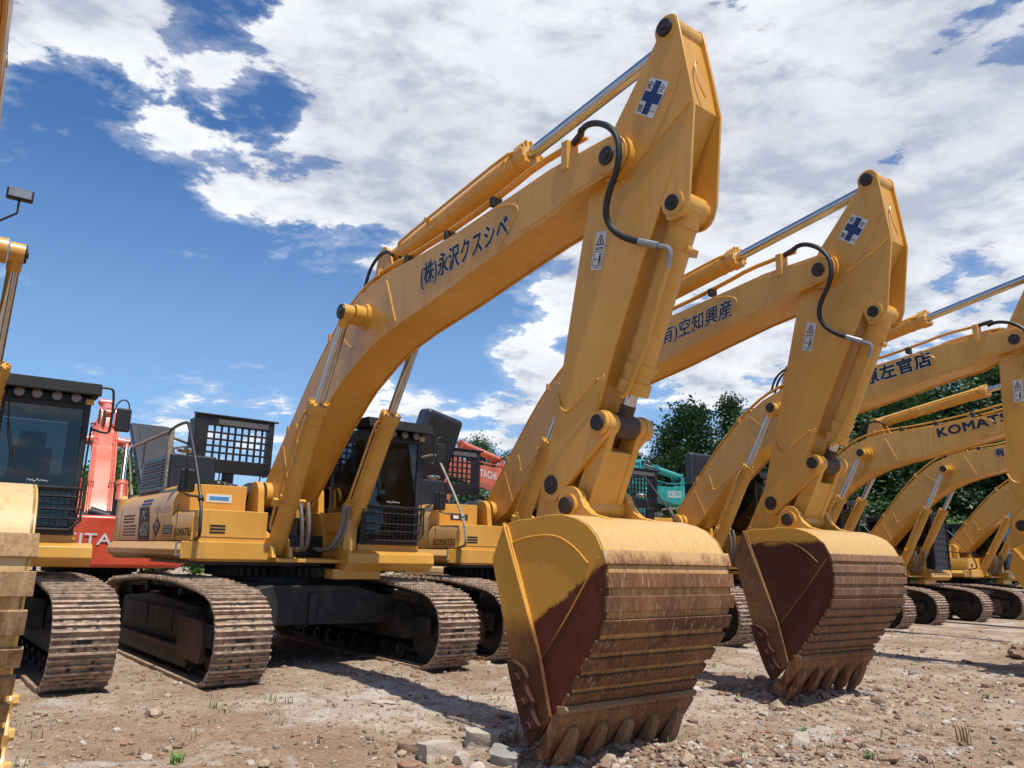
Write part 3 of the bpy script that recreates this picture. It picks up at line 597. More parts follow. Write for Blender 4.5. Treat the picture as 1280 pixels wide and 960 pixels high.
    # dark louvre box beside the hood
    e=MB(); e.prism([(-2.15,2.2),(-2.02,2.62),(-1.9,2.70),(-.62,2.72),(-.60,2.2)],-1.42,-.78); lo=e.build('air_intake_box',['navy_paint'],bo,bevel=.03,seg=3)
    e=MB()
    for i in range(9): z=2.27+i*.045; e.box(-2.04+i*.012,-.95,-1.436,-1.415,z,z+.022,mi=1 if i%2 else 0)
    e.build('louvre',['black_paint','wood_like_brown'],lo)
    # raised mesh hatch
    e=MB(); x0,x1=-.95,-.87; Y0,Y1,Z0,Z1=-1.07,.14,2.52,3.36
    e.box(x0,x1,Y0,Y0+.20,Z0,Z1); e.box(x0,x1,Y1-.07,Y1,Z0,Z1); e.box(x0,x1,Y0+.2,Y1-.07,Z1-.14,Z1); e.box(x0,x1,Y0+.2,Y1-.07,Z0,Z0+.20)
    gy=np.linspace(Y0+.2,Y1-.07,10); gz=np.linspace(Z0+.2,Z1-.14,6)
    for y in gy[1:-1]: e.box(x0+.02,x1-.02,y-.014,y+.014,Z0+.2,Z1-.14)
    for z in gz[1:-1]: e.box(x0+.021,x1-.021,Y0+.2,Y1-.07,z-.014,z+.014)
    e.box(-1.15,x0,Y0,Y0+.03,Z0,Z1-.05); e.box(-1.15,x0,Y1-.03,Y1,Z0,Z1-.05)
    e.cyl((-.86,Y0-.03,Z1+.01),(-.86,Y1+.05,Z1+.01),.018,n=8); ha=e.build('engine_hatch',['black_paint'],bo,bevel=.008)
    e=MB(); e.tube([(-1.0,-.6,2.2),(-.93,-.62,2.7)],.012,6); e.tube([(-1.0,.0,2.2),(-.93,.02,2.7)],.012,6); e.build('gas_strut',['steel_grey'],ha)
    e=MB(); e.box(-.867,-.862,Y0+.34,Y1-.1,Z1-.12,Z1-.04); e.build('hatch_label',['decal_grey'],ha)
    if rail:
        h=MB(); h.tube([(-.72,-1.42,2.25),(-.72,-1.42,3.08)],.038,10); h.tube([(-.72,-1.42,3.05),(-2.9,-1.42,3.0),(-2.95,-1.42,2.92),(-2.5,-1.42,2.2)],.026,8); h.tube([(-2.5,-1.42,2.60),(-2.9,-1.3,2.64)],.03,8)
        h.tube([(-2.4,-.9,3.0),(-1.4,-.9,2.95),(-.72,-1.42,2.95)],.02,8); h.tube([(-2.1,-1.42,3.0),(-2.15,-1.42,2.6)],.02,6)
        h.build('taped_handrail',['taped_rail'],bo)
        h=MB(); h.tube([(-.66,-1.48,2.98),(-.42,-1.5,3.04),(.22,-1.5,3.06),(.35,-1.5,2.98),(1.21,-1.52,2.03),(1.36,-1.54,1.66),(1.32,-1.53,1.55),(1.08,-1.48,1.53)],.020,10,smooth=2); h.cyl((1.18,-1.52,2.02),(1.22,-1.52,1.98),.035,n=10)
        h.tube([(1.2,-1.52,2.02),(.7,-1.52,2.06),(.45,-1.5,2.10)],.014,8); h.build('front_handrail',['black_paint'],bo)
        h=MB(); h.box(.32,.42,-1.56,-1.36,2.12,2.42); h.build('mirror',['rubber'],bo,bevel=.03,seg=3)
        h=MB(); h.tube([(.36,-1.46,2.42),(.3,-1.46,2.62),(.22,-1.46,2.72)],.012,6); h.build('mirror_stalk',['black_paint'],bo)
        h=MB(); h.sphere((.15,-1.46,2.68),.11,sz=.35); h.build('dome_mirror',['steel_grey'],bo)
    return bo
def make_underframe(root):
    b=MB()
    b.prism([(-1.2,.98),(-.95,1.02),(.95,1.02),(1.2,.92),(1.2,.62),(.7,.55),(-.7,.55),(-1.2,.62)],-.7,.75,'x')
    b.prism([(-1.2,.86),(-.55,.99),(.55,.99),(1.2,.82),(1.2,.5),(-1.2,.5)],.9,1.25,'x'); b.prism([(-1.2,.86),(-.55,.99),(.55,.99),(1.2,.82),(1.2,.5),(-1.2,.5)],-1.25,-.9,'x')
    b.cyl((0,0,.98),(0,0,1.24),.85,n=48); b.box(-1.3,1.3,-.06,.06,.5,.9)
    u=b.build('undercarriage_frame',['dark_steel'],root,bevel=.02)
    q=MB(); q.box(.86,.9,-1.0,1.0,.70,.74); q.build('frame_rib',['navy_paint'],u)
    n=60; ring=[]
    for i in range(n*2): r=.95 if i%2 else .90; a=math.pi*i/n; ring.append((r*math.cos(a),r*math.sin(a)))
    q=MB(); q.prism(ring,1.08,1.2,'z'); q.build('slewing_ring',['black_paint'],u)
    return u
BKM={'normal':dict(side='bucket_side',strip='bucket_strip',back='bucket_back',bar='bucket_bar',lip='bucket_lip',tooth='bucket_tooth',cut='bucket_cutter',ear='yellow_paint',bead='bucket_strip'),
 'worn':dict(side='worn_side',strip='worn_strip',back='worn_back',bar='worn_bar',lip='bucket_lip',tooth='bucket_lip',cut='bucket_cutter',ear='yellow_paint',bead='worn_strip',nbar=11),
 'tan':dict(hb=.78,side='yellow_faded',strip='bucket_strip',back='tan_back',bar='tan_bar',lip='bucket_lip',tooth='bucket_tooth',cut='yellow_faded',ear='yellow_paint',bead='yellow_paint',nbar=7)}
def dupe(o,parent):
    c=o.copy(); col.objects.link(c); c.parent=parent
    for ch in o.children: dupe(ch,c)
    return c
# set of prototype parts per paint colour; each machine copies them
def build_parts(root,P,PF,bm,rail=True):
    d={}
    d['t1']=make_track(root,-1,None); d['t2']=make_track(root,1,None); d['uf']=make_underframe(root)
    d['body']=make_body(root,P,PF,rail); d['cab']=make_cab(root,P); d['boom']=make_boom(root,P); d['arm']=make_arm(root,P)
    d['link']=make_linkage(root,P); d['bucket']=make_bucket(root,P,bm)
    d['bc']=[make_barrel('boom_cylinder',root,P,2.02,.115,1.9,.058,w=.065) for _ in(0,1)]
    d['ac']=make_barrel('arm_cylinder',root,P,2.58,.125,2.3,.062,w=.10)
    d['kc']=make_barrel('bucket_cylinder',root,P,1.50,.115,1.4,.055,w=.11,pipe=False)
    return d
def copy_parts(d,root):
    e={}
    for k,v in d.items():
        if k=='link': e[k]=[dupe(o,root) for o in v]
        elif k=='bm': pass
        elif k in('ac','kc'): a=dupe(v[0],root); e[k]=(a,[c for c in a.children if c.name.startswith('piston_rod')][0])
        elif k=='bc':
            e[k]=[]
            for o,_ in v: a=dupe(o,root); e[k].append((a,[c for c in a.children if c.name.startswith('piston_rod')][0]))
        else: e[k]=dupe(v,root)
    return e
def rot2(p,c,a): a=R(a); x,z=p[0]-c[0],p[1]-c[1]; return (c[0]+x*math.cos(a)-z*math.sin(a),c[1]+x*math.sin(a)+z*math.cos(a))
def pose(d,ba,aa,slew=0,yo=0):
    S0=Matrix.Rotation(R(slew),4,'Z'); S=S0@Matrix.Translation((0,yo,0))
    def about(c,a,to=None):
        to=to or c; return Matrix.Translation((to[0],0,to[1]))@Matrix.Rotation(-R(a),4,'Y')@Matrix.Translation((-c[0],0,-c[1]))
    MBm=about(F,ba); T2=rot2(T,F,ba); MA=about(T,aa,T2)
    d['body'].matrix_local=S0; d['cab'].matrix_local=S0; d['boom'].matrix_local=S@MBm; d['arm'].matrix_local=S@MA
    for o in d['link']: o.matrix_local=S@MA
    d['bucket'].matrix_local=S@MA; d['bm']=S@MA
    def ap(p): q=MA@Vector((p[0],0,p[1])); return q
    C2=rot2(Cp,F,ba); AB2=rot2(AB,F,ba)
    for (o,ro),s in zip(d['bc'],(-1,1)):
        put_cyl(o,ro,(CB[0],s*.475,CB[1]),(C2[0],s*.525,C2[1]),S)
    o,ro=d['ac']; put_cyl(o,ro,(AB2[0],0,AB2[1]),ap(A_),S)
    o,ro=d['kc']; put_cyl(o,ro,ap(B_),ap(L_),S)
def place(root,x,y,phi,z=0,roll=0):
    root.location=(x,y,z); root.rotation_euler=(R(roll),0,R(phi-90))
def cross_decal(arm,c,ang,w=.235,h=.30):
    """white safety sticker with blue cross on right side of arm"""
    a=R(ang); u=Vector((math.cos(a),0,math.sin(a))); v=Vector((-math.sin(a),0,math.cos(a))); y=-.1795
    o=Vector((c[0],y,c[1]))
    def rect(mb,x0,x1,z0,z1,l): mb.add([o+u*x+v*z+Vector((0,-l,0)) for x,z in((x0,z0),(x1,z0),(x1,z1),(x0,z1))],[(0,1,2,3)])
    q=MB(); rect(q,-w/2,w/2,-h/2,h/2,.001); st=q.build('safety_sticker',['decal_white'],arm)
    q=MB(); rect(q,-w*.16,w*.16,-h*.46,h*.46,.003); rect(q,-w*.46,-w*.16,-h*.14,h*.14,.003); rect(q,w*.16,w*.46,-h*.14,h*.14,.003); q.build('blue_cross',['decal_blue'],st)
    for ch,dx,dz in(('安',-.47,.21),('全',.19,.21),('第',-.47,-.43),('一',.19,-.43)):
        text_obj('sticker_character',ch,'ink_black',st,o+u*(w*dx)+v*(h*dz)+Vector((0,-.004,0)),u,v,.07,.062,.015)
def warn_decal(arm,c,ang=77):
    a=R(ang-90); u=Vector((math.cos(a),0,math.sin(a))); v=Vector((-math.sin(a),0,math.cos(a))); y=-.1795; o=Vector((c[0],y,c[1])); w,h=.13,.33
    def P(x,z,l=.001): return o+u*x+v*z+Vector((0,-l,0))
    q=MB(); q.add([P(-w/2,-h/2),P(w/2,-h/2),P(w/2,h/2),P(-w/2,h/2)],[(0,1,2,3)]); st=q.build('warning_sticker',['decal_white'],arm)
    q=MB(); t=[(-.05,.045),(.05,.045),(0,.145)]; ti=[(-.034,.056),(.034,.056),(0,.122)]
    q.add([P(*p,.003) for p in t+ti],[(0,1,4,3),(1,2,5,4),(2,0,3,5)])
    q.add([P(*p,.003) for p in((-.008,.062),(.008,.062),(.005,.1),(-.005,.1))],[(0,1,2,3)])
    for z in(.02,.008): q.add([P(*p,.003) for p in((-.05,z),(.05,z),(.05,z+.006),(-.05,z+.006))],[(0,1,2,3)])
    for z in(-.15,): q.add([P(*p,.003) for p in((-.03,z),(.03,z),(.03,z+.006),(-.03,z+.006))],[(0,1,2,3)])
    # frame, arrow and standing figure pictogram
    for r in((-.052,.052,-.010,-.006),(-.052,.052,-.132,-.128),(-.052,-.048,-.13,-.008),(.048,.052,-.13,-.008),(-.03,.0,-.078,-.070),(.012,.034,-.10,-.045),(.014,.020,-.125,-.10),(.026,.032,-.125,-.10)):
        q.add([P(*p,.003) for p in((r[0],r[2]),(r[1],r[2]),(r[1],r[3]),(r[0],r[3]))],[(0,1,2,3)])
    q.add([P(-.04,-.074,.003),P(-.028,-.088,.003),P(-.028,-.06,.003)],[(0,1,2)])
    q.add([P(.023+.010*math.cos(i*.785),-.032+.010*math.sin(i*.785),.003) for i in range(8)],[tuple(range(8))])
    q.build('warning_pictogram',['ink_black'],st)
def navy_bonnet(body,x,y0,y1,z0,z1,th=.3,lean=0,name='raised_bonnet',side=0):
    q=MB(); yc=(y0+y1)/2; M=Matrix.Translation((x,yc,z0))@Matrix.Rotation(R(side),4,'X')@Matrix.Rotation(R(lean),4,'Y')@Matrix.Translation((-x,-yc,-z0))
    q.box(x-th,x,y0,y1,z0,z1,M=M); o=q.build(name,['navy_paint'],body,bevel=min(th*.35,.09),seg=4)
    q=MB(); q.box(x,x+.012,y0+.12,y1-.12,z0+.12,z1-.12,M=M)
    q.build('bonnet_panel',['black_paint'],o,bevel=.004); return o
# ============================================================ the yellow machines
GRP='yellow excavators parked in a row'
def exc(label,x,y,phi,ba,aa,d=None,z=0,slew=0,yo=0,roll=0,proto=None,group=GRP,P='yellow_paint',PF='yellow_faded',bm=None,rail=True,noun='excavator'):
    r=thing(noun,label,'excavator',group=group)
    e=copy_parts(proto,r) if proto else build_parts(r,P,PF,bm or BKM['normal'],rail)
    pose(e,ba,aa,slew,yo); place(r,x,y,phi,z,roll); return r,e
r1,e1=exc('large yellow excavator nearest the camera, black katakana lettering on its boom',-3.272,11.322,38.86,0,0)
def swap_bucket(e,root,bm):
    old=e['bucket']; M=e['bm']
    def kill(o):
        for c in list(o.children): kill(c)
        bpy.data.objects.remove(o)
    kill(old); e['bucket']=make_bucket(root,'yellow_paint',bm); e['bucket'].matrix_local=M
r2,e2=exc('yellow excavator just behind the nearest one, with a darker brown worn bucket',-.176,14.10,35.5,.475,-2.88,proto=e1)
r3,e3=exc('yellow excavator whose arm stands at the right edge, bold characters on its boom',3.745,16.78,36.8,.989,10.42,proto=e1)
r4,e4=exc('yellow excavator with dark blue KOMATSU lettering on its boom',7.327,21.2,38.0,.8,8,proto=e1,z=-.17)
r5,e5=exc('yellow excavator with a black slatted guard on its cab, beyond the KOMATSU boom',11.283,24.55,36.9,2.5,8,proto=e1,z=-.17)
r6,e6=exc('farthest yellow excavator of the row, partly hidden behind the rightmost arm',15.48,27.58,37.5,.8,8,proto=e1,z=-.17)
r0,e0=exc('yellow excavator cut off by the left edge, with a pale tan bucket',-6.796,9.174,38.35,0,-2,proto=e1,slew=-4.2,yo=-.06)
swap_bucket(e2,r2,BKM['worn']); swap_bucket(e0,r0,BKM['tan'])
Y27=-.2765
# writing on booms
outlined('(株)永沢クスシベ',e1['boom'],(3.93,Y27,4.285),(1.0,0,.075),ZV,.28,1.52,bold=.026,ol=.03)
outlined('(有)空知興産',e2['boom'],(4.23,Y27,4.32),(1.0,0,.105),ZV,.25,1.30,bold=.016,ol=.03,slant=.2)
outlined('原左官店',e3['boom'],(4.38,Y27,4.40),(1.0,0,.12),ZV,.27,1.16,bold=.036,ol=.035)
text_obj('lettering','KOMATSU','decal_navy',e4['boom'],(4.40,Y27,4.42),(1,0,.13),ZV,.28,1.74,.045)
outlined('有',e5['boom'],(3.98,Y27,4.42),(1,0,.12),ZV,.24,.24,bold=.04,ol=.035)
for e,c,a in((e1,(7.15,5.07),-36),(e2,(7.13,5.085),-36),(e3,(7.13,5.08),-36)): cross_decal(e['arm'],c,a)
for e in(e1,e2,e3,e4,e5): warn_decal(e['arm'],(6.555,3.93))
# body markings
def body_marks(e,full):
    b=e['body']; y=-1.552
    text_obj('maker_lettering','KOMATSU','ink_black',b,(.40,y,1.565),XV,ZV,.135,.66,.015)
    if not full: return
    def pl(name,pts,mat,l=.002):
        q=MB(); q.add([(p[0],y-l,p[1]) for p in pts],[tuple(range(len(pts)))]); return q.build(name,[mat],b)
    pl('model_band',[(-1.30,1.515),(-.72,1.515),(-.88,1.975),(-1.40,1.975)],'ink_black')
    q=MB(); 
    for k,(z0,z1) in enumerate(((1.99,2.03),(2.045,2.08))): q.add([(x,-1.551-.002+ (zz-1.98)*.455,zz) for x,zz in((-1.36,z0),(-.86,z0),(-.86,z1),(-1.36,z1))],[(0,1,2,3)])
    q.build('blue_stripe',['decal_blue'],b)
    text_obj('model_lettering','PC','decal_white',b,(-1.20,y-.003,1.80),XV,ZV,.17,.22,.015)
    text_obj('model_lettering','450','decal_white',b,(-1.24,y-.003,1.57),XV,ZV,.27,.40,.015)
    pl('diamond_badge',[(-.62,1.69),(-.43,1.56),(-.24,1.69),(-.43,1.82)],'ink_black')
    pl('diamond_badge_edge',[(-.55,1.69),(-.43,1.61),(-.31,1.69),(-.43,1.77)],'decal_white',.004)
    text_obj('badge_lettering','OHK','ink_black',b,(-.52,y-.005,1.665),XV,ZV,.06,.18,.03)
    pl('notice_plate',[(-.12,1.59),(.30,1.59),(.30,1.70),(-.12,1.70)],'decal_grey')
    for i in range(3): pl('notice_line',[(-.09,1.61+i*.03),(.27,1.61+i*.03),(.27,1.622+i*.03),(-.09,1.622+i*.03)],'decal_white',.004)
    text_obj('faded_lettering','GALEO','decal_white',b,(-.62,y,1.865),XV,ZV,.12,.75,.01)
    for i in range(3): pl('faint_marking',[(-2.25,1.76+i*.045),(-1.62,1.76+i*.045),(-1.62,1.785+i*.045),(-2.25,1.785+i*.045)],'worn_strip',.001)
for e,f in((e1,True),(e2,False),(e3,False)): body_marks(e,f)
# front tank plate
q=MB(); q.box(.211,.216,-1.14,-.80,2.02,2.13); pq=q.build('dealer_plate',['decal_white'],e1['body'],bevel=.002)
q=MB(); q.box(.216,.219,-1.10,-.84,2.05,2.10); q.build('dealer_plate_print',['sign_blue'],pq)
q=MB(); q.box(.211,.216,-1.14,-.80,1.99,2.09); pq=q.build('dealer_plate',['ink_black'],e2['body'],bevel=.002)
q=MB(); q.box(.216,.219,-1.09,-.98,2.01,2.07); q.box(.216,.219,-.94,-.85,2.01,2.07); q.build('dealer_plate_print',['decal_white'],pq)
# bonnets raised behind
navy_bonnet(e1['body'],-2.15,-1.38,-.72,2.25,4.05,th=.12,lean=-46,name='raised_side_door')
navy_bonnet(e2['body'],-.95,-1.50,-.70,2.35,4.02,th=.42,lean=8,side=-13)
for c in e2['body'].children:
    if c.name.startswith('front_handrail'): c.data=c.data.copy(); c.data.materials[0]=MT['taped_rail']
navy_bonnet(e3['body'],-1.0,1.45,2.35,3.05,3.95,th=.2,name='raised_side_door')
navy_bonnet(e4['body'],-1.2,-.2,1.3,2.3,3.5,th=.3)
for e,y0,y1 in((e5,1.2,0),(e6,1.9,0)): pass
# black slatted cab guard on the fifth machine
q=MB(); 
for z in np.linspace(1.5,3.0,9): q.tube([(1.62,.5,z),(1.62,1.46,z)],.012,6)
for y in(.5,1.46): q.tube([(1.62,y,1.46),(1.62,y,3.02)],.02,6)
q.box(1.50,1.60,.5,1.46,1.5,3.0)
q.build('cab_guard',['black_paint'],e5['cab'])
# work lamp on the left-edge machine's boom
q=MB(); q.box(2.92,3.02,-.10,.10,0,0) if False else None
q=MB(); q.box(2.36,2.44,.35,.59,4.86,4.98); wl=q.build('boom_work_lamp',['black_paint'],e0['boom'],bevel=.015)
q=MB(); q.box(2.44,2.445,.37,.57,4.88,4.96); q.build('lamp_lens',['steel_grey'],wl)
q=MB(); q.tube([(2.4,.47,4.86),(2.4,.47,4.72),(2.4,.22,4.5)],.012,6); q.build('lamp_bracket',['black_paint'],wl)
# ============================================================ other makers behind
rA,eA=exc('red excavator seen from behind between the two leftmost yellow machines',-9.27,17.8,209,2,20,P='orange_paint',PF='red_paint',bm=BKM['tan'],rail=False,group=None,z=-.22)
def kill(o):
    for c in list(o.children): kill(c)
    bpy.data.objects.remove(o)
for c in list(eA['body'].children):
    if c.name.split('.')[0] in('engine_hatch','air_intake_box'): kill(c)
text_obj('maker_lettering','HITACHI','decal_white',eA['body'],(-3.362,.60,1.66),(0,-1,0),ZV,.29,1.40,.015)
rB,eB=exc('distant red excavator with HITACHI on its boom, right of the nearest cab',.99,30.5,-28,-4,0,proto=eA,group=None)
rC,eC=exc('distant teal excavator with KOBELCO on its boom, behind the yellow row',8.05,32.5,-30,-9,0,P='teal_paint',PF='teal_paint',bm=BKM['tan'],rail=False,group=None)
for e,tx in((eB,'HITACHI'),(eC,'KOBELCO')):
    text_obj('maker_lettering',tx,'decal_white',e['boom'],(5.0,.2775,4.36),(-1,0,-.08),ZV,.34,1.5,.03)
# ============================================================ camera
def cam_basis():
    pi,ro=R(PITCH),R(ROLL)
    f=Vector((0,math.cos(pi),math.sin(pi))); up0=Vector((0,-math.sin(pi),math.cos(pi))); rt0=Vector((1,0,0))
    # picture axes are rotated by ROLL
    rt=rt0*math.cos(ro)-up0*math.sin(ro); up=rt0*math.sin(ro)+up0*math.cos(ro); return f,up,rt
def px_dir(u,v):
    x,y=u-640,480-v; ro=R(ROLL); xr=x*math.cos(-ro)-y*math.sin(-ro); yr=x*math.sin(-ro)+y*math.cos(-ro); pi=R(PITCH)
    return Vector((xr,FPX*math.cos(pi)-yr*math.sin(pi),FPX*math.sin(pi)+yr*math.cos(pi)))
cd=bpy.data.cameras.new('camera'); cam=bpy.data.objects.new('camera',cd); col.objects.link(cam); scn.camera=cam
cd.sensor_width=36; cd.lens=FPX/1280*36; cd.clip_start=.05; cd.clip_end=3000
fw=px_dir(640,480).normalized(); rt=(px_dir(1280,480)-px_dir(640,480)).normalized(); up=rt.cross(fw).normalized()
cam.matrix_world=Matrix(((rt.x,up.x,-fw.x,0),(rt.y,up.y,-fw.y,0),(rt.z,up.z,-fw.z,CAMH),(0,0,0,1)))
# ============================================================ ground
def vnoise(x,y,seed=0):
    xi=np.floor(x).astype(np.int64); yi=np.floor(y).astype(np.int64); fx=x-xi; fy=y-yi
    fx=fx*fx*(3-2*fx); fy=fy*fy*(3-2*fy)
    def h(a,b): n=(a*374761393+b*668265263+seed*1442695041)&0xffffffff; n=((n^(n>>13))*1274126177)&0xffffffff; return ((n^(n>>16))&0xffff)/65535.0
    return (h(xi,yi)*(1-fx)+h(xi+1,yi)*fx)*(1-fy)+(h(xi,yi+1)*(1-fx)+h(xi+1,yi+1)*fx)*fy
def fbm(x,y,o=4,s=0):
    t=0;a=.5;tt=0
    for k in range(o): t=t+a*vnoise(x*2**k+17*k,y*2**k-9*k,s+k); tt+=a; a*=.5
    return t/tt-.5
MOUNDS=[(.55,6.35,.42,.07),(1.05,6.1,.4,.06),(1.35,5.9,.4,.05),(3.15,9.15,.45,.10),(3.7,8.9,.55,.07),(2.2,6.3,.5,.06),(1.5,5.7,.4,.05),(9.0,13.9,.9,.18),(-.25,6.3,.5,.05),(-1.9,8.9,1.2,.05)]
def ground_h(x,y):
    r=np.hypot(x,y); k=np.clip((r-3)/10,0,1)
    z=.10*fbm(x*.35,y*.35,3,3)+.06*fbm(x*1.6,y*1.6,4,8)+.045*fbm(x*6,y*6,3,21)*(1-.4*k)+.022*fbm(x*22,y*22,3,31)*(1-.7*k)
    z=z-.12*np.clip((r-18)/4,0,1)
    for mx,my,mr,mh in MOUNDS: z=z+mh*np.exp(-(((x-mx)**2+(y-my)**2)/mr**2))*(1+1.2*fbm(x*6,y*6,3,50))
    # flatten under machines a little
    z=z-.03
    return z
m,nt,p=_nt('dirt_ground')
a=noise(nt,.55,5,.6); b_=noise(nt,3.5,7,.7); c_=noise(nt,18,6,.7); d_=noise(nt,1.1,4,.6,dist=.8); e_=noise(nt,70,3,.6)
base=mix(nt,ramp(nt,a,[(.38,0.0),(.62,1.0)]),(.30,.20,.128),(.50,.395,.29))
gp=pos(nt)
def zone(cx,cy,rx,ry):
    dx=math_(nt,'DIVIDE',math_(nt,'SUBTRACT',gp[0],cx),rx); dy=math_(nt,'DIVIDE',math_(nt,'SUBTRACT',gp[1],cy),ry)
    q=math_(nt,'ADD',math_(nt,'MULTIPLY',dx,dx),math_(nt,'MULTIPLY',dy,dy)); q=math_(nt,'ADD',q,math_(nt,'MULTIPLY',math_(nt,'SUBTRACT',b_,.5),2.2)); 
    mr=nt.nodes.new('ShaderNodeMapRange'); nt.links.new(q,mr.inputs[0]); mr.inputs[1].default_value=.5; mr.inputs[2].default_value=1.3; mr.inputs[3].default_value=.7; mr.inputs[4].default_value=0; return mr.outputs[0]
for z_,c_z in(((-2.3,6.4,1.5,1.0),(.31,.18,.10)),((-1.2,8.0,1.3,.9),(.55,.49,.41)),((4.8,9.4,2.0,1.5),(.40,.28,.19)),((2.8,6.6,1.2,.7),(.36,.24,.16)),((2.2,9.0,.9,.8),(.52,.45,.37))): base=mix(nt,zone(*z_),base,c_z)
base=mix(nt,ramp(nt,b_,[(.45,0.0),(.64,.7)]),base,(.23,.145,.088))
base=mix(nt,ramp(nt,d_,[(.54,0.0),(.66,.75)]),base,(.53,.48,.42))
base=mix(nt,ramp(nt,noise(nt,1.7,5,.7,dist=.5),[(.60,0.0),(.72,.55)]),base,(.28,.14,.08))
base=mix(nt,ramp(nt,c_,[(.5,0.0),(.75,.6)]),base,(.50,.44,.36))
base=mix(nt,ramp(nt,e_,[(.30,.75),(.47,0.0)]),base,(.12,.08,.055))
nt.links.new(base,p.inputs['Base Color']); p.inputs['Roughness'].default_value=.95; p.inputs['Specular IOR Level'].default_value=.2
bm_=math_(nt,'ADD',math_(nt,'MULTIPLY',c_,.6),math_(nt,'MULTIPLY',e_,.35)); bump(nt,p,bm_,1.0,.05)
NR,NA=680,640
rr_=np.concatenate([[.4],np.geomspace(2.2,70,NR-3),[400,2500]]); aa_=np.linspace(R(30),R(150),NA)
Rg,Ag=np.meshgrid(rr_,aa_,indexing='ij'); Xg=Rg*np.cos(Ag); Yg=Rg*np.sin(Ag); Zg=ground_h(Xg,Yg); Zg[-2:]=-.05
vs=np.stack([Xg.ravel(),Yg.ravel(),Zg.ravel()],1)
ii,jj=np.meshgrid(np.arange(NR-1),np.arange(NA-1),indexing='ij'); i0=(ii*NA+jj).ravel()
fs=np.stack([i0,i0+NA,i0+NA+1,i0+1],1)[:,::-1]
me=bpy.data.meshes.new('ground'); me.vertices.add(len(vs)); me.vertices.foreach_set('co',vs.ravel()); me.loops.add(fs.size); me.loops.foreach_set('vertex_index',fs.ravel().astype(np.int32))
me.polygons.add(len(fs)); me.polygons.foreach_set('loop_start',np.arange(0,fs.size,4,dtype=np.int32)); me.polygons.foreach_set('loop_total',np.full(len(fs),4,np.int32)); me.polygons.foreach_set('use_smooth',np.ones(len(fs),bool)); me.update(); me.validate()
me.materials.append(MT['dirt_ground']); g=bpy.data.objects.new('ground',me); col.objects.link(g); g['kind']='structure'
# far back sheet behind and beside the camera
q=MB(); n=64
vs=[(0,0,-.12)]+[(2600*math.cos(2*math.pi*i/n),2600*math.sin(2*math.pi*i/n),-.12) for i in range(n)]
q.add(vs,[(0,1+i,1+(i+1)%n) for i in range(n)]); tag(q.build('terrain',['dirt_ground']),kind='structure')
# ------------------------------------------------------------------ stones
plain('stone_pale',(.50,.44,.37),.9,var=.15,scale=9,bmp=.6,dust=(.34,.24,.16),dustamt=.9)
plain('stone_grey',(.27,.25,.22),.85,var=.15,scale=9,bmp=.5,dust=(.30,.22,.16),dustamt=.4)
plain('stone_tan',(.37,.27,.185),.95,var=.2,scale=9,bmp=.6)
plain('brick_red',(.30,.13,.08),.95,var=.25,scale=9,bmp=.6,dust=(.36,.26,.18),dustamt=.9)
plain('brown_clod',(.27,.175,.115),1,var=.2,scale=9,bmp=.8)
ICO=None
def rock_mesh(r,seed,flat=.7,sub=1,sharp=.28):
    bm=bmesh.new(); bmesh.ops.create_icosphere(bm,subdivisions=sub,radius=1); rr=random.Random(seed)
    for v in bm.verts:
        k=1+rr.uniform(-sharp,sharp); v.co=Vector((v.co.x*k,v.co.y*k*rr.uniform(.8,1.1),v.co.z*flat*k))
    vs=[v.co*r for v in bm.verts]; fs=[[v.index for v in f.verts] for f in bm.faces]; bm.free(); return vs,fs
BASE=[rock_mesh(1,s,random.Random(s).uniform(.4,.8),1) for s in range(14)]
def scatter(name,mats,weights,count,rmin,rmax,region,size,label):
    V=[];Fa=[];Mi=[];off=0
    for _ in range(count):
        if callable(region): x,y=region()
        else:
            r=math.exp(random.uniform(math.log(rmin),math.log(rmax))); a=R(random.uniform(region[0],region[1])); x,y=r*math.cos(a),r*math.sin(a)
        s=size(math.hypot(x,y)); bv,bf=random.choice(BASE); M=Euler((random.uniform(-.4,.4),random.uniform(-.4,.4),random.uniform(0,6.3))).to_matrix()
        z=float(ground_h(np.array(x),np.array(y)))+s*.18; sx=random.uniform(.7,1.4)
        V+=[tuple(M@Vector((v.x*s*sx,v.y*s,v.z*s))+Vector((x,y,z))) for v in bv]; Fa+=[tuple(off+i for i in f) for f in bf]; off+=len(bv)
        Mi+=[random.choices(range(len(mats)),weights)[0]]*len(bf)
    me=bpy.data.meshes.new(name); me.from_pydata(V,[],Fa)
    for m in mats: me.materials.append(MT[m])
    me.polygons.foreach_set('material_index',Mi); me.update(); o=bpy.data.objects.new(name,me); col.objects.link(o); return tag(o,label,'gravel',kind='stuff')
SM=['stone_pale','stone_grey','stone_tan','brick_red','brown_clod']
scatter('gravel',SM,[1.6,.5,8,.3,8],30000,5.0,26,(48,132),lambda r:random.lognormvariate(math.log(.0062),.62)*(1+r*.05),'loose gravel and small stones scattered over the dirt yard')
def around(pts): 
    def f():
        x,y,s=random.choice(pts); return random.gauss(x,s),random.gauss(y,s)
    return f
scatter('rubble',SM,[2.5,.8,4,1.6,6],5000,0,0,around([(3.1,9.2,.28),(3.6,9.0,.4),(2.9,9.3,.3),(2.2,6.4,.35),(1.6,5.9,.3),(3.2,7.8,.7),(4.2,9.3,.6),(.9,5.7,.3),(6.4,11,1.2),(3.4,6.3,.5),(.6,6.3,.25),(1.1,6.0,.3),(.3,6.4,.25)]),lambda r:random.lognormvariate(math.log(.0145),.6),'broken brick and stone rubble heaped around the bucket feet')
